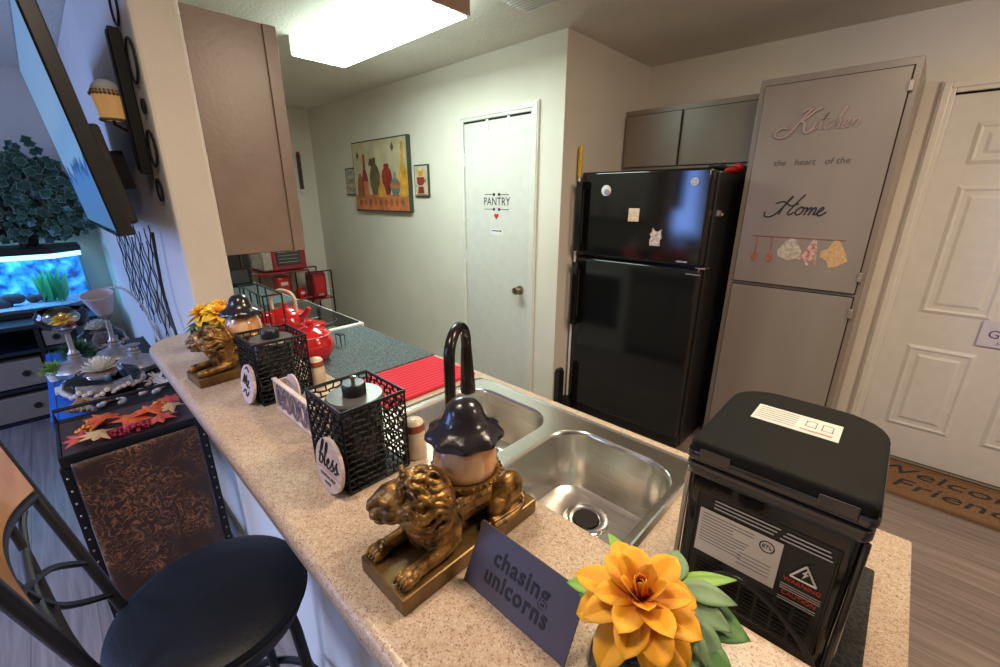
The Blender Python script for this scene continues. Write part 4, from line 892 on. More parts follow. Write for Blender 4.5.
tag(MB().box(-.175, .078, .56, .86, .9155, .924).build('mesh_mat', 'blackmesh', bevel=.003), 'black mesh mat under the ice maker', 'mat')
# ---------------------------------------------------------------- things on the kitchen worktop
ZK = .9222
t = thing('ceramic_pot', 'round glossy red ceramic pot with lid behind the farther basket', 'pot', (-1.595, .62, ZK))
m = MB(); m.lathe([(0, 0), (.045, 0), (.05, .004), (.072, .03), (.082, .062), (.078, .09), (.066, .108)], n=40); m.build('pot_body', 'red', t, smooth=True)
MB().lathe([(.069, .1085), (.070, .112), (.055, .126), (.03, .136), (.014, .139), (.012, .146), (.019, .156), (.017, .166), (0, .170)], n=40).build('lid', 'red', t, smooth=True)
MB().tube([(.071 * math.cos(a), .071 * math.sin(a), .110) for a in [2 * PI * i / 40 for i in range(40)]], .0018, 6, closed=True).build('lid_seam', mat('pale_seam', (.6, .25, .2), .4), t)
t = thing('kettle', 'red enamel kettle with curved pale handle standing on the stove', 'kettle', (-2.06, .70, .9365)); t.rotation_euler = (0, 0, .5)
MB().lathe([(0, 0), (.088, 0), (.094, .006), (.098, .03), (.088, .07), (.06, .095), (.035, .103), (.03, .105), (.012, .108), (.01, .116), (.014, .124), (0, .128)], n=40).build('kettle_body', 'red', t, smooth=True)
MB().tube([(.07, 0, .05), (.11, 0, .075), (.135, 0, .11)], [.022, .016, .011], 12).build('spout', 'red', t, smooth=True)
MB().tube(crom([(-.07, 0, .08), (-.072, 0, .14), (-.03, 0, .18), (.03, 0, .18), (.06, 0, .15), (.062, 0, .085)], 6), [.008] * 31, 8).build('handle', 'cream', t, smooth=True)
t = thing('toaster', 'red two-slot toaster standing behind the black wire rack', 'toaster', (-1.715, .5, ZK)); t.scale = (.7, .5, 1.05); 
MB().box(-.065, .065, -.05, .05, .008, .135).build('toaster_body', 'red', t, bevel=.02, seg=4, smooth=True)
MB().box(-.05, .05, -.02, -.008, .1352, .137).box(-.05, .05, .008, .02, .1352, .137).build('slot', 'dark_gap', t)
MB().box(-.06, .06, -.045, .045, 0, .008).build('toaster_base', 'black_satin', t); MB().box(.0652, .08, -.012, .012, .07, .085).build('lever', 'black_satin', t, bevel=.003)
t = thing('sugar_jar', 'small red jar with flat lid between the kettle and the round pot', 'jar', (-1.76, .70, ZK))
MB().lathe([(0, 0), (.04, 0), (.046, .006), (.046, .08), (.04, .088)], n=28).build('jar_body', 'red', t, smooth=True); MB().lathe([(.044, .0885), (.05, .09), (.05, .102), (.03, .108), (0, .109)], n=28).build('lid', 'red', t, smooth=True)
tag(MB().box(-1.885, -1.835, .52, .58, ZK, ZK + .16).build('tin', 'red', bevel=.012, seg=3, smooth=True), 'tall red tin with rounded top left of the wire rack', 'tin')
t = thing('wire_rack', 'tall black wire rack standing on the worktop behind the farther basket', 'rack', (-1.70, .50, ZK))
m = MB(); x0, x1, y0, y1, h = -.125, .125, -.032, .031, .285
for z in (.0035, h): m.tube([(x0, y0, z), (x1, y0, z), (x1, y1, z), (x0, y1, z)], .003, 6, closed=True)
for x in (x0, x0 + .05, x0 + .12, x0 + .19, x1): m.tube([(x, y0, .003), (x, y0, h)], .0028, 6)
for x in (x0, x0 + .09, x1): m.tube([(x, y1, .003), (x, y1, h)], .0028, 6)
m.build('wire_frame', 'black_metal', t)
t = thing('wire_stand', 'small bent black wire stand on the grey mat by the stove', 'stand', (-1.69, .77, ZK)); t.scale = (.45, .6, .8)
MB().tube([(-.05, 0, .002), (-.05, 0, .06), (.05, 0, .06), (.05, 0, .002)], .0025, 6).tube([(-.05, .03, .002), (-.05, .03, .06), (.05, .03, .06), (.05, .03, .002)], .0025, 6).build('wire_legs', 'black_metal', t)
MB().box(-.05, .05, -.001, .031, .0625, .066).build('wire_top', 'black_metal', t)
t = thing('coffee_maker', 'black glossy appliance standing on the worktop past the wall column', 'appliance', (-3.45, .885, .9215))
MB().box(-.1, .08, -.09, .08, 0, .34).build('housing', 'black_gloss', t, bevel=.012, seg=3, smooth=True); MB().box(.0805, .084, -.07, .05, .03, .12).build('door', 'smoke', t); MB().tube([(.088, .02, .13), (.088, .02, .30)], .004, 8).build('handle', 'smoke', t, smooth=True)

# rack with toaster oven at the end wall
t = thing('kitchen_rack', 'red-brown topped black metal rack against the end kitchen wall', 'rack', (-4.75, 1.75, 0))
K(MB().box(-4.98, -4.58, 1.36, 1.86, .785, .803), 'top_shelf', 'darkred', bevel=.003)
K(MB().box(-4.98, -4.58, 1.36, 1.86, .49, .505), 'lower_shelf', 'darkred'); K(MB().box(-4.98, -4.62, 1.87, 2.11, .44, .455), 'side_shelf', 'darkred')
m = MB()
for x in (-4.97, -4.59):
    for y in (1.37, 1.86, 2.1): m.tube([(x, y, 0), (x, y, .78 if y < 2 else .76)], .009, 8)
    m.tube([(x, 1.86, .76), (x, 2.1, .76)], .007, 8)
for y in (1.37, 1.86, 2.1): m.tube([(-4.97, y, .2), (-4.59, y, .2)], .006, 8)
for y in (1.66,): m.tube([(-4.59, y, .2), (-4.59, y, .78)], .006, 8)
K(m, 'rack_frame', 'black_metal')
t = thing('toaster_oven', 'red countertop oven on top of the end wall rack', 'oven', (-4.78, 1.64, .8035))
MB().box(-.17, .17, -.22, .21, .012, .27).build('oven_body', 'silver', t, bevel=.015, smooth=True); MB().box(.1705, .185, -.125, .21, .012, .268).build('front_frame', 'darkred', t, bevel=.01); MB().box(.1855, .189, -.085, .15, .06, .23).build('window', 'smoke', t, bevel=.002)
m = MB()
for i in range(4): m.tube([(.1915, -.07, .09 + i * .035), (.1915, .13, .09 + i * .035)], .004, 6)
m.build('rails', 'silver', t)
MB().box(-.14, .14, -.2, .19, 0, .0115).build('feet', 'black_satin', t)
t = thing('coffee_machine', 'red coffee machine with pale label on the rack shelf below the oven', 'appliance', (-4.74, 1.62, .506))
MB().box(-.08, .08, -.07, .07, 0, .23).build('machine_body', 'red', t, bevel=.02, smooth=True); MB().box(.0805, .083, -.035, .035, .14, .175).build('label', 'paper', t); MB().lathe([(0, 0), (.018, 0), (.018, .01), (0, .01)], (.10, 0, .0005), 20).build('drip_tray', 'black_satin', t)
t = thing('mug', 'small red mug on the rack shelf right of the coffee machine', 'mug', (-4.66, 1.775, .506))
MB().lathe([(0, 0), (.04, 0), (.045, .01), (.048, .08), (.044, .08), (.04, .012), (0, .01)], n=24).build('mug_body', 'red', t, smooth=True); MB().box(.0485, .0505, -.02, .02, .03, .055).build('label', 'paper', t)
t = thing('countertop_appliance', 'tall red appliance in the side bay of the rack by the wall corner', 'appliance', (-4.74, 1.98, .4555))
MB().box(-.1, .1, -.08, .085, 0, .285).build('housing', 'darkred', t, bevel=.03, seg=3, smooth=True); MB().box(.1005, .108, -.05, .055, .05, .24).build('front_panel', 'red', t, bevel=.01); MB().box(.109, .112, -.03, .03, .03, .05).build('silver_label', 'silver', t)

# hanging utensil on the end wall
t = thing('wall_hanging', 'narrow dark wall hanging with white tip on the end kitchen wall', 'wall hanging', (-5.065, 2.10, 1.55))
MB().box(0, .02, -.02, .02, .06, .42).build('dark_strip', 'brownboard', t, bevel=.004); MB().ell((.012, 0, .04), (.012, .028, .035)).build('white_tip', 'white', t, smooth=True); MB().ell((.012, 0, .43), (.012, .02, .025)).build('red_tip', 'darkred', t, smooth=True)

# ---------------------------------------------------------------- pictures on the pantry wall
def fr(label, x0, x1, z0, z1, th, frame_m, face_m, fw, name='framed_picture'):
    t = thing(name, label, 'picture', ((x0 + x1) / 2, YP, (z0 + z1) / 2)); w, h = (x1 - x0) / 2, (z1 - z0) / 2
    MB().box(-w, w, -th, -.001, -h, h).build('frame', frame_m, t, bevel=.003); MB().box(-w + fw, w - fw, -th - .002, -th - .0002, -h + fw, h - fw).build('canvas', face_m, t); return t, w, h, -th - .0022
M['frameg'] = mat('dark_green_frame', (.045, .05, .035), .5); M['canvas'] = mat('parchment_canvas', (.62, .54, .36), .6, col2=(.48, .40, .24), scale=7)
t, w, h, yf = fr('large painting of coloured bottles and vases on the pantry wall', -4.12, -3.20, 1.405, 2.03, .04, 'frameg', 'canvas', .012, 'vase_painting')
ART = {'a_red': (.20, .018, .012), 'a_olive': (.10, .07, .03), 'a_gold': (.50, .25, .03), 'a_band': (.42, .13, .05), 'a_slate': (.14, .15, .13), 'a_leaf': (.06, .055, .02), 'a_brown': (.24, .07, .02)}
for k_, c_ in ART.items(): M[k_] = mat('paint_' + k_, c_, .55, col2=tuple(v * 1.7 for v in c_), scale=12)
MB().box(-w + .012, w - .012, yf - .001, yf, -h + .012, -h + .15).build('table_band', 'a_band', t)
def bottle(cx, z0, prof, m_, d=0):
    prof = [(r, z * .82) for r, z in prof]; P = [(cx + r, z0 + z) for r, z in prof] + [(cx - r, z0 + z) for r, z in reversed(prof)]
    MB().prism(P, yf - .002 - d, yf - .0002, 'y').build('painted_vessel', m_, t)
b0 = -h + .15
tall = [(.045, 0), (.055, .05), (.06, .12), (.052, .2), (.03, .26), (.018, .3), (.016, .42), (.02, .45)]
bottle(-.34, b0 - .03, [(.05, 0), (.06, .1), (.045, .2), (.02, .25), (.02, .27)], 'a_brown'); bottle(-.25, b0 - .01, tall, 'a_red', .0004)
bottle(-.235, b0 - .01, [(.04, 0), (.045, .1), (.043, .16)], 'a_band', .0008)
bottle(-.07, b0 - .0, [(.05, 0), (.085, .1), (.09, .2), (.06, .29), (.025, .33), (.025, .37), (.03, .39)], 'a_olive', .0002)
bottle(.13, b0, [(.04, 0), (.075, .1), (.085, .19), (.065, .25), (.035, .28), (.045, .30), (.03, .32)], 'a_red', .0002)
bottle(.035, b0 - .02, [(.055, 0), (.065, .04), (.05, .10), (.02, .15), (.018, .2)], 'a_gold', .001)
bottle(.26, b0 - .01, [(.04, 0), (.075, .07), (.08, .11), (.05, .16), (.018, .19), (.018, .24)], 'a_slate', .0012); bottle(.26, b0 + .06, [(.078, 0), (.079, .035)], 'a_band', .0016)
bottle(.385, b0 - .02, [(.05, 0), (.07, .1), (.065, .22), (.035, .30), (.018, .36), (.016, .52), (.02, .55)], 'a_gold', .0006)
m = MB()
for x, z in ((-.36, .19), (.24, .23)): m.prism([(x, z - .04), (x + .025, z), (x, z + .04), (x - .025, z)], yf - .001, yf, 'y')
m.prism([(-.17, .10), (-.10, .08), (-.05, .13), (-.06, .17), (-.09, .14), (-.14, .16)], yf - .0028, yf - .0024, 'y'); m.build('painted_leaves', 'a_leaf', t)
m = MB()
for i in range(-4, 5): m.prism([(i * .09 - .03, -h + .08), (i * .09, -h + .12), (i * .09 + .03, -h + .08), (i * .09, -h + .04)], yf - .002, yf - .0012, 'y')
m.build('band_ornament', 'a_brown', t)
t, w, h, yf = fr('small framed kitchen word sign at the left of the large painting', -4.34, -4.145, 1.55, 1.81, .018, 'frameg', mat('aged_cream', (.55, .50, .40), .6, col2=(.35, .3, .22), scale=25), .012)
for s_, z, c_ in (('LIVE', .075, 'a_slate'), ('LOVE', .0, 'a_olive'), ('COOK', -.075, 'a_brown')): text(s_, .06, c_, t, face_y(0, yf - .0005, z))
t, w, h, yf = fr('small framed picture of a stacked red cup at the right of the large painting', -3.15, -2.955, 1.535, 1.79, .018, 'frameg', mat('pale_cream', (.62, .56, .42), .6, col2=(.5, .42, .28), scale=15), .012)
def shp(P, m_, nm): MB().prism(P, yf - .0015, yf - .0002, 'y').build(nm, m_, t)
shp([(-.05, -.02), (-.055, .03), (.045, .03), (.04, -.02), (.02, -.035), (-.03, -.035)], 'a_red', 'painted_cup'); shp([(-.035, -.045), (-.05, -.10), (.04, -.10), (.03, -.045)], 'a_red', 'painted_cup'); shp([(-.03, .035), (-.05, .09), (0, .075), (.04, .1), (.03, .035)], 'a_gold', 'painted_steam')
shp([(.045, .01), (.065, .015), (.062, -.015), (.043, -.012)], 'a_brown', 'painted_handle'); shp([(-.07, -.105), (.07, -.105), (.07, -.112), (-.07, -.112)], 'a_brown', 'painted_saucer')

# ---------------------------------------------------------------- television wall
t = thing('television', 'large flat television with blue picture on the wall, seen edge-on', 'television', (-1.809, .160, 1.417)); t.rotation_euler = (math.radians(7.4), 0, math.radians(-.3))
W_, H_ = 1.15, .65
MB().box(-W_, 0, .0005, .04, -.005, H_ + .005).build('casing', 'black_satin', t, bevel=.004)
MB().box(-W_ + .008, -.010, -.0015, .0, .012, H_ - .008).build('screen', 'screen', t)
MB().box(-W_, 0, -.002, .0003, -.005, .011).box(-W_, 0, -.002, .0003, H_ - .007, H_ + .005).box(-W_, -W_ + .007, -.002, .0003, .011, H_ - .007).box(-.009, 0, -.002, .0003, .011, H_ - .007).build('bezel', 'black_gloss', t)
MB().box(-W_ + .15, -.12, .0405, .075, .02, .33).build('rear_housing', 'black_matte', t, bevel=.01)
MB().box(-.75, -.40, .0755, .085, .12, .30).box(-.68, -.48, .0855, .150, .13, .27).build('wall_bracket', 'black_metal', t)

t = thing('wall_sconce', 'crystal wall sconce with amber candle cup behind the television edge', 'sconce', (-2.09, .252, 1.785))
MB().lathe([(.0, 0), (.028, .0), (.034, .004), (.040, .05), (.046, .075), (.044, .0765), (.0, .072)], n=28).build('amber_cup', 'conebulb', t, smooth=True)
m = MB()
for z, r in ((.078, .046), (.0, .034)):
    m = MB()
    for i in range(26): a = 2 * PI * i / 26; m.ell((r * math.cos(a), r * math.sin(a), z), (.0056,) * 3, n=6, m=5)
    m.build('crystal_beads', 'silver', t, smooth=True)
MB().lathe([(.042, .088), (.04, .10), (.03, .115), (.015, .123), (0, .125)], n=28).build('dome', 'white', t, smooth=True); m = MB()
for i in range(24): a = 2 * PI * i / 24; m.ell((.042 * math.cos(a), .042 * math.sin(a), .088), (.004,) * 3, n=6, m=5)
m.build('gold_beading', 'gold', t, smooth=True)
MB().tube([(0, .06, -.02), (0, .03, -.03), (0, 0, -.012), (0, 0, -.001)], .005, 8).box(-.018, .018, .055, .0645, -.05, .06).build('bracket', 'black_metal', t)
t = thing('metal_wall_art', 'black strip and ring wall art along the column edge', 'wall art', (-1.95, .3145, 1.8))
MB().tf
m = MB(); m.box(-.075, -.035, -.035, -.004, -.19, .25); m.box(-.07, -.04, -.040, -.036, -.18, .24); m.box(-.06, -.05, -.004, -.0005, -.1, .15); m.build('strip', 'black_metal', t, bevel=.002)
for x, z, r in ((-.03, .31, .055), (.055, .14, .062), (.075, .01, .020), (.055, -.115, .055), (.02, -.245, .036)):
    m = MB(); m.tube([(x + r * math.cos(a), -.006, z + r * math.sin(a)) for a in [2 * PI * i / 36 for i in range(36)]], .004, 6, closed=True)
    m.tube([(x, -.0005, z + r), (x, -.008, z + r)], .003, 6); m.build('ring', 'black_metal', t)
t = thing('wire_net', 'dark wavy metal lattice hanging on the blue-lit wall under the television', 'wall art', (-3.0, .3215, 1.15))
m = MB(); n = 17
for i in range(n):
    for sgn in (-1, 1):
        P = []
        for k in range(26):
            z = -.24 + .46 * k / 25; x = -.62 + 1.24 * i / (n - 1) + sgn * .036 * math.sin(2 * PI * z / .16 + i * PI) ; P.append((x, -.008 - .004 * sgn, z + .05 * math.sin(i * 1.3)))
        m.tube(P, .0024, 5)
m.build('lattice', 'black_metal', t, smooth=True)
tag(MB().tube(crom([(-2.15, .29, 1.40), (-2.2, .285, 1.15), (-2.12, .285, .95), (-2.2, .29, .80), (-2.1, .27, .765)], 8), .006, 6).build('black_cable', 'black_satin', smooth=True), 'thick black cable hanging down the wall below the television', 'cable')
R = random.Random(8); m = MB()
for p in crom([(-2.86, .12, 1.09), (-2.8, .20, 1.10), (-2.7, .25, 1.03), (-2.55, .26, .93), (-2.4, .262, .85), (-2.3, .262, .77)], 12): m.ell(p, (.0065,) * 3, n=6, m=5)
tag(m.build('bead_string', 'coral', smooth=True), 'white beaded string hanging from the small lampshade', 'string')

# ---------------------------------------------------------------- aquarium corner
t = thing('aquarium', 'glowing blue aquarium on the dark shelf stand', 'aquarium', (-4.75, -.3, .70))
poly = [(-5.0, -.85), (-4.5, -.85), (-4.5, .0), (-4.66, .16), (-5.0, .16)]
def pin(d_): return [(-5.0 + d_, -.85 + d_), (-4.5 - d_, -.85 + d_), (-4.5 - d_, 0 - d_ * .4), (-4.66 - d_ * .4, .16 - d_), (-5.0 + d_, .16 - d_)]
K(MB().loft([[(a, b_, .73) for a, b_ in poly], [(a, b_, 1.10) for a, b_ in poly]], False, False), 'glass', 'tankglass')
K(MB().prism(pin(-.006), .70, .7295), 'base_rim', 'black_satin'); K(MB().prism(pin(-.008), 1.135, 1.175), 'hood', 'black_satin', bevel=.004)
K(MB().loft([[(a, b_, 1.1005) for a, b_ in pin(-.001)], [(a, b_, 1.1345) for a, b_ in pin(-.001)]], False, False), 'light_strip', emis('tank_light_strip', (.35, .8, 1), 2.2))
K(MB().box(-4.99, -4.97, -.84, .15, .731, 1.095), 'background', 'reef')
m = MB(); m.prism(pin(.012), .731, .755); K(m, 'gravel', mat('tank_gravel', (.1, .2, .45), .8, col2=(.4, .5, .6), scale=80))
for x, y, s_ in ((-4.7, -.3, .05), (-4.75, -.12, .04), (-4.72, -.5, .06)):
    R = random.Random(int(-y * 100)); m = MB()
    for i in range(4): m.ell((x + R.uniform(-.04, .04), y + R.uniform(-.05, .05), .77 + R.uniform(0, .04)), (s_ * .8, s_, s_ * .8), n=10, m=7)
    K(m, 'rock', mat('tank_rock', (.03, .04, .06), .8), smooth=True)
m = MB()
for i in range(26):
    y = -.06 + R.uniform(-.06, .07); x = -4.72 + R.uniform(-.08, .08); leaf_shape(m, (x, y, .755), (R.uniform(-.15, .15), R.uniform(-.2, .2), 1), (1, 0, 0), R.uniform(.15, .3), .014, .1, 5)
K(m, 'water_plant', mat('tank_plant', (.03, .35, .15), .5))
ld = bpy.data.lights.new('tank_lamp', 'AREA'); ld.shape = 'RECTANGLE'; ld.size = .4; ld.size_y = .85; ld.energy = 6; ld.color = (.25, .65, 1); lo = bpy.data.objects.new('tank_lamp', ld); C.objects.link(lo); lo.location = (-4.75, -.35, 1.094)
t = thing('shelf_stand', 'dark shelf stand with beige fabric drawers under the aquarium', 'shelf', (-4.6, -.4, 0))
K(MB().box(-4.98, -4.24, -.9, .17, .665, .695), 'top_shelf', mat('navy_black_shelf', (.012, .018, .03), .3), bevel=.003)
for z in (.0, .235, .495): K(MB().box(-4.96, -4.25, -.9, .0, z + .001, z + .025), 'shelf_board', bpy.data.materials['navy_black_shelf'])
for y in (-.19, -.02, -.62): K(MB().box(-4.27, -4.24, y - .013, y + .013, 0.026, .664), 'post', 'black_satin')
K(MB().box(-4.97, -4.95, -.9, .0, .03, .66), 'back_board', 'black_matte')
for y0, y1, z0, z1 in ((-.60, -.212, .27, .455), (-.60, -.212, .032, .205), (-.168, -.04, .30, .47), (-.168, -.04, .53, .64)):
    dr = K(MB().box(-4.7, -4.245, y0, y1, z0, z1), 'fabric_drawer', 'beige', bevel=.004)
    y = -.30 if y1 < -.2 else (y0 + y1) / 2
    o = MB().prism(circ(y, (z0 + z1) / 2, .022), -4.2445, -4.241, 'x').tube([(-4.24, y + .016 * math.cos(a), (z0 + z1) / 2 + .016 * math.sin(a)) for a in [2 * PI * i / 20 for i in range(20)]], .003, 6, closed=True).build('grommet_pull', 'black_satin'); o.parent = dr
# ivy
t = thing('ivy_plant', 'mass of dark variegated ivy leaves above the aquarium', 'plant', (-4.9, -.1, 1.19))
R = random.Random(21); m = MB(); 
SH = [(0, 0), (.25, .42), (.5, .3), (.62, .5), (1.0, 0), (.62, -.5), (.5, -.3), (.25, -.42)]
def ivy_leaf(p, d_, n_, L):
    d_ = Vector(d_).normalized(); n_ = Vector(n_); s_ = d_.cross(n_).normalized(); n_ = s_.cross(d_).normalized(); c_ = Vector(p) + d_ * L * .45
    out = [Vector(p) + d_ * L * a + s_ * L * b_ * .9 - n_ * L * .12 * (a * a + b_ * b_) for a, b_ in SH]; inn = [c_ + (q - c_) * .89 + n_ * .0005 for q in out]
    m.cur = 0; m.add([c_ + n_ * L * .04] + inn, [(0, i + 1, (i + 1) % 8 + 1) for i in range(8)]); m.cur = 1; m.add(out + inn, [(i, (i + 1) % 8, 8 + (i + 1) % 8, 8 + i) for i in range(8)]); m.cur = 0
for i in range(900):
    y = R.uniform(-.75, .255); top_ = 1.62 + .22 * math.sin(3 * y + 1.4) - max(0, y - .12) * 1.9; z = R.uniform(1.25, max(1.3, top_))
    if R.random() < .05: z = top_ + R.uniform(0, .06)
    p = (-4.96 + R.uniform(.0, .25), y, z); a = R.uniform(0, 2 * PI); ivy_leaf(p, (.25, math.cos(a), math.sin(a) - .4), (1, R.uniform(-.6, .6), R.uniform(-.2, .9)), R.uniform(.04, .095))
m.build('foliage', ['ivy', 'ivyedge'], t, origin=None).parent = None
fo = bpy.data.objects['foliage']; fo.parent = t; fo.matrix_parent_inverse = Matrix.Translation(-Vector(t.location)); fo.modifiers.new('s', 'SOLIDIFY').thickness = .001
m = MB()
for i in range(14): y = R.uniform(-.5, .25); m.tube(crom([(-4.93, -.1, 1.19), (-4.93, y * .6, 1.35), (-4.93, y, 1.55), (-4.9, y + .05, 1.65)], 5), .004, 5)
K(m, 'vines', 'drift'); K(MB().lathe([(0, 0), (.05, 0), (.07, .1), (.07, .11), (.06, .11), (0, .09)], (-4.86, -.1, 1.1755), 20), 'pot', 'black_satin', smooth=True)

# ---------------------------------------------------------------- console table with cloth, decorations
t = thing('console_table', 'long black metal console table between the bar stool and the aquarium', 'table', (-2.45, .05, 0))
K(MB().box(-2.085, -1.795, -.118, .238, .735, .75), 'front_board', 'brownboard', bevel=.003)
K(MB().box(-3.15, -2.10, -.118, .255, .735, .749), 'table_top', 'black_matte', bevel=.003)
K(MB().box(-3.15, -1.795, -.128, -.1185, .71, .752).box(-3.15, -1.795, .239 + .017, .266, .71, .752).box(-1.794, -1.785, -.128, .245, .712, .752), 'apron', 'black_metal', bevel=.002)
K(MB().tube([(-2.09, -.122, .755), (-2.09, -.122, .80), (-2.09, .245, .80), (-2.09, .245, .755)], .007, 8), 'divider_rail', 'black_metal')
for x, y in ((-1.80, -.122), (-1.80, .249), (-3.13, -.122), (-3.13, .255)): K(MB().box(x - .012, x + .012, y - .012, y + .012, 0, .709), 'leg', 'black_metal', bevel=.002)
K(MB().box(-3.12, -1.82, -.11, .23, .20, .215), 'lower_shelf', 'black_matte')
m = MB()
for i in range(14): m.ell((-1.786, -.122, .05 + i * .048), (.004, .004, .004), n=6, m=5)
for i in range(14): m.ell((-1.786, .249, .05 + i * .048), (.004, .004, .004), n=6, m=5)
K(m, 'studs', 'silver')
# velvet cloth hanging at the front
vs = []; fs = []; nx, nz = 40, 30
for j in range(nz + 1):
    for i in range(nx + 1):
        y = -.105 + .335 * i / nx; z = .728 - .70 * j / nz; w_ = .008 * math.sin(i / nx * 2 * PI * 2.5 + .8) * (j / nz) ** .6; vs.append((-1.772 + w_ + .004, y, z))
for j in range(nz):
    for i in range(nx): a = j * (nx + 1) + i; fs.append((a, a + 1, a + nx + 2, a + nx + 1))
tag(MB().add(vs, fs).build('velvet_cloth', 'damask', smooth=True, solid=.003), 'brown patterned velvet cloth hanging over the end of the console table', 'cloth')
# blue runner
m = MB(); m.box(-3.12, -2.12, -.117, .0, .7495, .7525); m.box(-3.12, -2.12, -.136, -.1295, .28, .7525); m.box(-3.12, -2.12, -.1295, -.1165, .7525, .7545)
tag(m.build('table_runner', 'blue', bevel=.001), 'bright blue cloth runner hanging over the side of the console table', 'cloth')
ZT = .7532
def glass_bowl(label, x, y, r, h, z=ZT):
    t = thing('glass_bowl', label, 'bowl', (x, y, z))
    MB().lathe([(r * .5, 0), (r * .8, .01), (r, h * .45), (r * .92, h * .8), (r * .6, h), (r * .62, h + .004), (r * .95, h * .82), (r * 1.02, h * .45), (r * .82, .006)], n=40).build('glass_shell', 'glass', t, smooth=True)
    MB().lathe([(0, .002), (r * .5, .002), (r * .8, .012), (r * .93, h * .35), (r * .5, h * .42), (0, h * .45)], n=32).build('pebble_fill', 'pebble', t, smooth=True)
    R = random.Random(int(r * 1000)); m = MB()
    for i in range(46): a = 2 * PI * i / 46; m.ell((r * 1.0 * math.cos(a), r * 1.0 * math.sin(a), h * .42 + R.uniform(-.01, .012)), (.012, .012, .009), (R.random(), R.random(), 0), 7, 5)
    m.build('shell_garland', 'shell', t, smooth=True); return t
t = glass_bowl('wide glass bowl of pebbles with cream succulent at the front of the console', -2.32, .035, .125, .09)
def mum(t, loc, sc, nm='cream_bloom', mt='chrys'):
    mb = MB(); R = random.Random(4)
    for cnt, el in ((16, .1), (14, .4), (12, .7), (9, 1.0), (6, 1.3)):
        for i in range(cnt): petal(mb, 2 * PI * i / cnt + R.random() * .3, el, .05 * sc, .009 * sc, .004, 0, -.3)
    o = mb.build(nm, mt, t, smooth=True, solid=.0008); o.location = loc; return o
mum(t, (0, 0, .095), 1.2); MB().lathe([(0, .05), (.05, .05), (.06, .075), (.05, .09), (0, .09)], n=20).build('wood_disc', 'drift', t, smooth=True)
t = glass_bowl('glass bowl with cream bloom behind the green fern on the console', -2.95, .085, .095, .12); mum(t, (0, 0, .125), 1.1); MB().lathe([(0, .06), (.04, .06), (.05, .11), (0, .12)], n=20).build('wood_disc', 'drift', t, smooth=True)
def stick(label, x, y, hh, cat='candle holder'):
    t = thing('candlestick', label, cat, (x, y, ZT))
    MB().lathe([(0, 0), (.055, 0), (.078, .012), (.085, .035), (.07, .06), (.035, .075), (.022, .085), (.026, .092), (.018, .1), (.022, .108), (.013, .12), (.010, hh * .6), (.009, hh - .02), (.02, hh - .008), (.03, hh), (0, hh)], n=32).build('stand', 'silver', t, smooth=True); return t
t = stick('tall silver candlestick carrying a glass bowl with orange flower', -2.62, -.03, .22)
MB().lathe([(.02, .221), (.06, .235), (.082, .265), (.083, .29), (.07, .31), (.072, .312), (.086, .29), (.085, .263), (.062, .232)], n=32).build('glass_cup', 'glass', t, smooth=True)
bl = blossom('blossom', 'petal2', t, random.Random(2), .95, DR, (0, 0, .262), (.2, .1, 0)); m = MB(); leaf_shape(m, (.02, 0, .25), (1, .5, .3), (0, 0, 1), .07, .02); leaf_shape(m, (0, .02, .25), (.2, 1, .3), (0, 0, 1), .07, .02); m.build('petal_leaf', 'autred', t, solid=.0006)
t = stick('tall silver candlestick with a tilted white lampshade', -2.72, .115, .235)
o = MB().lathe([(.03, .0), (.062, .10), (.060, .101), (.028, .001)], n=32).build('lampshade', 'shade', t, smooth=True, solid=.002); o.location = (-.02, 0, .245); o.rotation_euler = (.1, .25, 0)
t = stick('short silver pedestal behind the front glass bowl', -2.50, .165, .13)
# plants
def tuft(label, x, y, z, r, n_, m_, name='potted_plant', w_=.006):
    t = thing(name, label, 'plant', (x, y, z)); R = random.Random(int(r * 999)); mb = MB()
    for i in range(n_):
        a = R.uniform(0, 2 * PI); e = R.uniform(.1, 1.5); d_ = (math.cos(a) * math.cos(e), math.sin(a) * math.cos(e), math.sin(e)); leaf_shape(mb, (0, 0, .035), d_, (0.01, 0, 1), r * R.uniform(.7, 1.1), w_, .25, 5)
    mb.build('foliage', m_, t, solid=.0005); MB().lathe([(0, 0), (.025, 0), (.032, .04), (.026, .045), (0, .04)], n=18).build('pot', 'white', t, smooth=True); return t
tuft('small bright green round plant on the blue runner', -2.62, -.105, ZT + .002, .055, 130, 'leafb')
tuft('bushy dark green fern in front of the rear glass bowl', -2.83, -.02, ZT + .002, .085, 260, 'leaf', w_=.005)
tag(MB().box(-.04, .04, -.03, .03, 0, .012).build('white_box', 'white', bevel=.002), 'small white card box on the blue runner below the green plant', 'box').location = (-2.44, -.085, ZT + .0022)
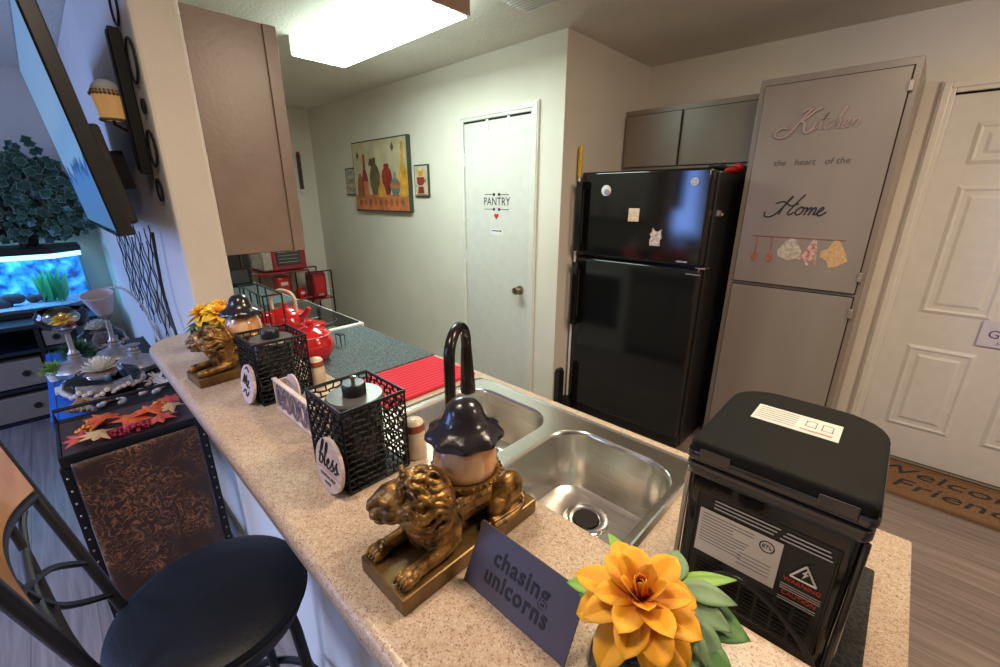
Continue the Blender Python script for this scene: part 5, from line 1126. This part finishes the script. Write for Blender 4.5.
# shells, coral and driftwood
R = random.Random(9)
lb = ['white coral piece nearest the wall beside the console rail', 'white shell in front of the short pedestal', 'pale shell between the glass bowl and the rail', 'small white shell at the right of the glass bowl', 'pale scallop shell against the divider rail', 'long white shell lying by the driftwood', 'curled pale shell beside the driftwood']
for i, (x, y, s_) in enumerate(((-2.2, .215, .03), (-2.3, .20, .024), (-2.17, .13, .022), (-2.26, .16, .02), (-2.15, .17, .024), (-2.13, .06, .02), (-2.15, .0, .022))):
    m = MB()
    if i < 2:
        for k in range(16): a = R.uniform(0, 6.28); e = R.uniform(.2, 1.4); m.tube([(0, 0, .004), (s_ * .7 * math.cos(a), s_ * .7 * math.sin(a), s_ * math.sin(e)), (s_ * 1.2 * math.cos(a + .3), s_ * 1.2 * math.sin(a + .3), s_ * 1.5 * math.sin(e))], [.006, .005, .003], 6)
    else:
        for k in range(12): a = k * .55; q = s_ * (1 - k / 14); m.ell((q * .8 * math.cos(a), q * .8 * math.sin(a), s_ * .5 + k * .0015), (q * .5, q * .5, q * .45), n=8, m=6)
    o = m.build('coral' if i < 2 else 'seashell', 'coral' if i < 2 else 'shell', smooth=True); tag(o, lb[i], 'coral' if i < 2 else 'shell', 'shells and coral on the console'); o.location = (x, y, .7525)
m = MB(); 
for k in range(6): m.tube(crom([(-2.16 + .01 * k, -.09 + .015 * k, .76), (-2.19, -.05 + R.uniform(-.01, .02), .765 + R.uniform(0, .02)), (-2.15 - R.uniform(0, .05), 0 + R.uniform(-.02, .02), .77), (-2.17, .05, .765)], 5), [.010 * (1 - .3 * abs(q / 15 - .5)) for q in range(16)], 7)
tag(m.build('driftwood', 'drift', smooth=True), 'tangle of brown driftwood in front of the wide glass bowl', 'driftwood')
# autumn leaves and berries on the brown board
def maple(mb, p, rz, s_, tilt=.1):
    T = Matrix.Translation(p) @ Euler((tilt, tilt * .6, rz)).to_matrix().to_4x4(); P = []
    for k in range(7):
        a = -2.2 + k * .733; L = (1, .85, 1.0, 1.15, 1.0, .85, 1)[k] * s_; P.append((a, L)); 
        if k < 6: P += [(a + .2, s_ * .72), (a + .366, s_ * .55), (a + .53, s_ * .70)]
    out = [T @ Vector((L * math.sin(a), L * math.cos(a), -.15 * L)) for a, L in P]; 
    out2 = []
    for i, q in enumerate(out):
        out2.append(q)
    c_ = T @ Vector((0, 0, .006)); st = T @ Vector((0, -s_ * .25, 0)); mb.add([c_] + out2 + [st], [(0, i + 1, i + 2) for i in range(len(out2) - 1)] + [(0, len(out2), len(out2) + 1), (0, len(out2) + 1, 1)])
for k_, (x, y, rz, s_, m_, lb_) in enumerate(((-1.90, .06, .3, .075, 'orange', 'large bright orange maple leaf in the middle of the brown board'), (-1.85, -.06, 1.6, .06, 'autred', 'red maple leaf at the left of the brown board'), (-1.84, .14, -.8, .055, 'autred', 'red maple leaf at the right front of the brown board'), (-1.98, .19, .8, .05, 'autred', 'dark red maple leaf at the back right of the brown board'), (-1.90, .19, 2.4, .055, 'straw', 'straw-coloured leaf at the right of the brown board'), (-1.83, -.02, 2.9, .06, 'straw', 'straw-coloured leaf hanging at the front edge of the brown board'), (-1.95, -.0, 2.0, .06, 'orange', 'smaller orange leaf behind the berries on the brown board'), (-1.90, .125, 1.1, .06, 'orange', 'orange leaf between the red and straw leaves on the brown board'))):
    m = MB(); maple(m, (0, 0, .012), rz, s_, .12); o = m.build('maple_leaf', m_, solid=.0008); tag(o, lb_, 'leaf', 'artificial autumn leaves on the brown board'); o.location = (x, y, .759 + .002 * k_)
def berries(x, y, n_, m_, label, rx, ry):
    R = random.Random(n_); m = MB()
    for i in range(n_):
        a = R.uniform(0, 6.28); q = math.sqrt(R.random()); m.ell((q * rx * math.cos(a), q * ry * math.sin(a), .006 + R.uniform(0, .026) * (1 - q * .6)), (.006,) * 3, n=8, m=6)
    o = m.build('berry_cluster', m_, smooth=True); tag(o, label, 'berries', 'berry clusters on the brown board'); o.location = (x, y, .751)
berries(-1.825, .055, 75, 'berry', 'cluster of crimson berries at the front of the brown board', .025, .065); berries(-1.985, -.015, 46, 'berryo', 'cluster of orange berries at the back left of the brown board', .03, .03); berries(-1.935, -.05, 34, 'berryo', 'cluster of orange berries beside the red leaf', .025, .025); berries(-1.97, .155, 40, 'berryo', 'cluster of orange berries at the back right of the brown board', .02, .035)

# ---------------------------------------------------------------- bar stool
t = thing('bar_stool', 'round black vinyl bar stool with wooden crest rail beside the counter', 'stool', (-.95, .079, 0))
def KS(mb, n_, m_, **k): o = mb.build(n_, m_, None, **k); o.parent = t; o.matrix_parent_inverse = Matrix.Translation(-Vector(t.location)); return o
sx, sy = -.95, .079
KS(MB().lathe([(0, .660), (.178, .660), (.186, .667), (.188, .678), (.183, .689), (.165, .697), (.11, .7015), (0, .703)], (sx, sy, 0), 64), 'seat', 'vinyl', smooth=True)
KS(MB().tube([(sx + .187 * math.cos(a), sy + .187 * math.sin(a), .669) for a in [2 * PI * i / 64 for i in range(64)]], .0035, 6, closed=True), 'seat_piping', 'vinyl', smooth=True)
KS(MB().lathe([(0, .625), (.17, .625), (.175, .632), (.175, .6595), (0, .6595)], (sx, sy, 0), 48), 'seat_frame', 'black_metal', smooth=True)
for i in range(4):
    a = PI / 4 + i * PI / 2 + .15; c_, s_ = math.cos(a), math.sin(a)
    KS(MB().tube([(sx + .145 * c_, sy + .145 * s_, .626), (sx + .155 * c_, sy + .155 * s_, .56), (sx + .20 * c_, sy + .20 * s_, .0)], .0125, 10), 'leg', 'black_metal', smooth=True)
KS(MB().tube([(sx + .19 * math.cos(a), sy + .19 * math.sin(a), .22) for a in [2 * PI * i / 48 for i in range(48)]], .010, 8, closed=True), 'foot_ring', 'black_metal', smooth=True)
def bA(h): return Vector((-1.065 - .36 * (h - .68), -.06 - .25 * (h - .68), h))
def bB(h): return Vector((-.875 + .36 * (h - .68), -.095 - .12 * (h - .68), h))
def bP(s_, h): return bA(h).lerp(bB(h), s_) + Vector((0, -.03, 0)) * math.sin(PI * s_)
def barr(P, w_=.0125, th_=.45): return MB().tube(P, w_, 8, flat=None)
KS(MB().tube([(-1.06, .0, .64)] + [bA(.64 + .02 * i) for i in range(30)], .0105, 10), 'upright', 'black_metal', smooth=True)
KS(MB().tube([(-.88, -.03, .64)] + [bB(.64 + .02 * i) for i in range(30)], .0105, 10), 'upright', 'black_metal', smooth=True)
arch = [bP(i / 20, .96 + .025 * math.sin(PI * i / 20)) for i in range(21)]
KS(MB().tube(arch, .009, 8), 'arch_bar', 'black_metal', smooth=True)
for P in ([(.0, .80), (.25, .86), (.5, .90), (.75, .95), (.85, .965)], [(1., .80), (.75, .86), (.5, .90), (.25, .95), (.15, .965)], [(.0, .72), (.3, .78), (.5, .84), (.65, .92), (.7, .985)], [(1., .72), (.7, .78), (.5, .84), (.35, .92), (.3, .985)]):
    KS(MB().tube(crom([bP(*q) for q in P], 5), .0065, 8), 'lattice_bar', 'black_metal', smooth=True)
vs = []; fs = []; nn = 20
for side in (-.009, .009):
    for i in range(nn + 1):
        s_ = i / nn
        for h in (.972 + .025 * math.sin(PI * s_), 1.08, 1.19 + .05 * math.sin(PI * s_)): q = bP(.02 + .96 * s_, h); vs.append(q + Vector((.0, side, side * .2)))
o1 = (nn + 1) * 3
for i in range(nn):
    for j in range(2): a = i * 3 + j; fs.append((a, a + 1, a + 4, a + 3)); fs.append((o1 + a, o1 + a + 3, o1 + a + 4, o1 + a + 1))
    for j in (0, 2): a = i * 3 + j; fs.append((a, a + 3, o1 + a + 3, o1 + a))
for i in (0, nn):
    for j in range(2): a = i * 3 + j; fs.append((a, a + 1, o1 + a + 1, o1 + a))
KS(MB().add(vs, fs), 'crest_rail', 'wood', bevel=.003, smooth=True)
# cable loops below the bar
tag(MB().tube(crom([(-.70, .309, .62), (-.55, .306, .50), (-.40, .305, .52), (-.30, .305, .35), (-.35, .30, .006)], 8), .004, 6).build('thin_cable', 'black_satin', smooth=True), 'thin dark cable looping down the knee wall below the bar', 'cable')

# ---------------------------------------------------------------- light
def area(name, loc, target, sx_, sy_, e, col):
    l = bpy.data.lights.new(name, 'AREA'); l.shape = 'RECTANGLE'; l.size = sx_; l.size_y = sy_; l.energy = e; l.color = col
    o = bpy.data.objects.new(name, l); C.objects.link(o); o.location = loc; o.rotation_euler = (Vector(target) - Vector(loc)).to_track_quat('-Z', 'Y').to_euler(); return o
area('kitchen_lamp', (-.05, 1.2, 2.41), (-.05, 1.2, 0), .32, .32, 21, (1, .80, .58))
area('dining_lamp', (-.62, -.05, 2.41), (-.62, -.05, 0), .3, .3, 11, (1, .82, .62))
area('entry_fill', (1.5, 1.7, 2.41), (.9, 2.6, 0), .4, .4, 42, (1, .80, .58))  # added warm fill that brightens the entry wall and door, not a real lamp
wl = area('window_and_fill_daylight', (-3.5, -2.9, 1.5), (-3.2, .3, .5), 1.5, 1.3, 44, (.20, .38, 1)); wl.data.spread = 2.2
wl = area('window_and_fill_daylight', (-1.5, -2.2, 2.3), (-1.35, -.4, .0), .8, .8, 24, (.48, .60, 1)); wl.data.spread = 1.3  # added blue fill under the ceiling, brightens the floor by the stool; no window here
W = bpy.data.worlds.new('room_ambient'); bpy.context.scene.world = W; W.use_nodes = True; W.node_tree.nodes['Background'].inputs[0].default_value = (1, .95, .88, 1); W.node_tree.nodes['Background'].inputs[1].default_value = .32
sc = bpy.context.scene
sc.view_settings.view_transform = 'Standard'; sc.view_settings.look = 'None'; sc.view_settings.gamma = 1; sc.view_settings.use_curve_mapping = False; sc.view_settings.exposure = 0.12
sc.cycles.use_denoising = True; sc.cycles.max_bounces = 8; sc.cycles.caustics_reflective = False; sc.cycles.caustics_refractive = False; sc.cycles.sample_clamp_indirect = 4
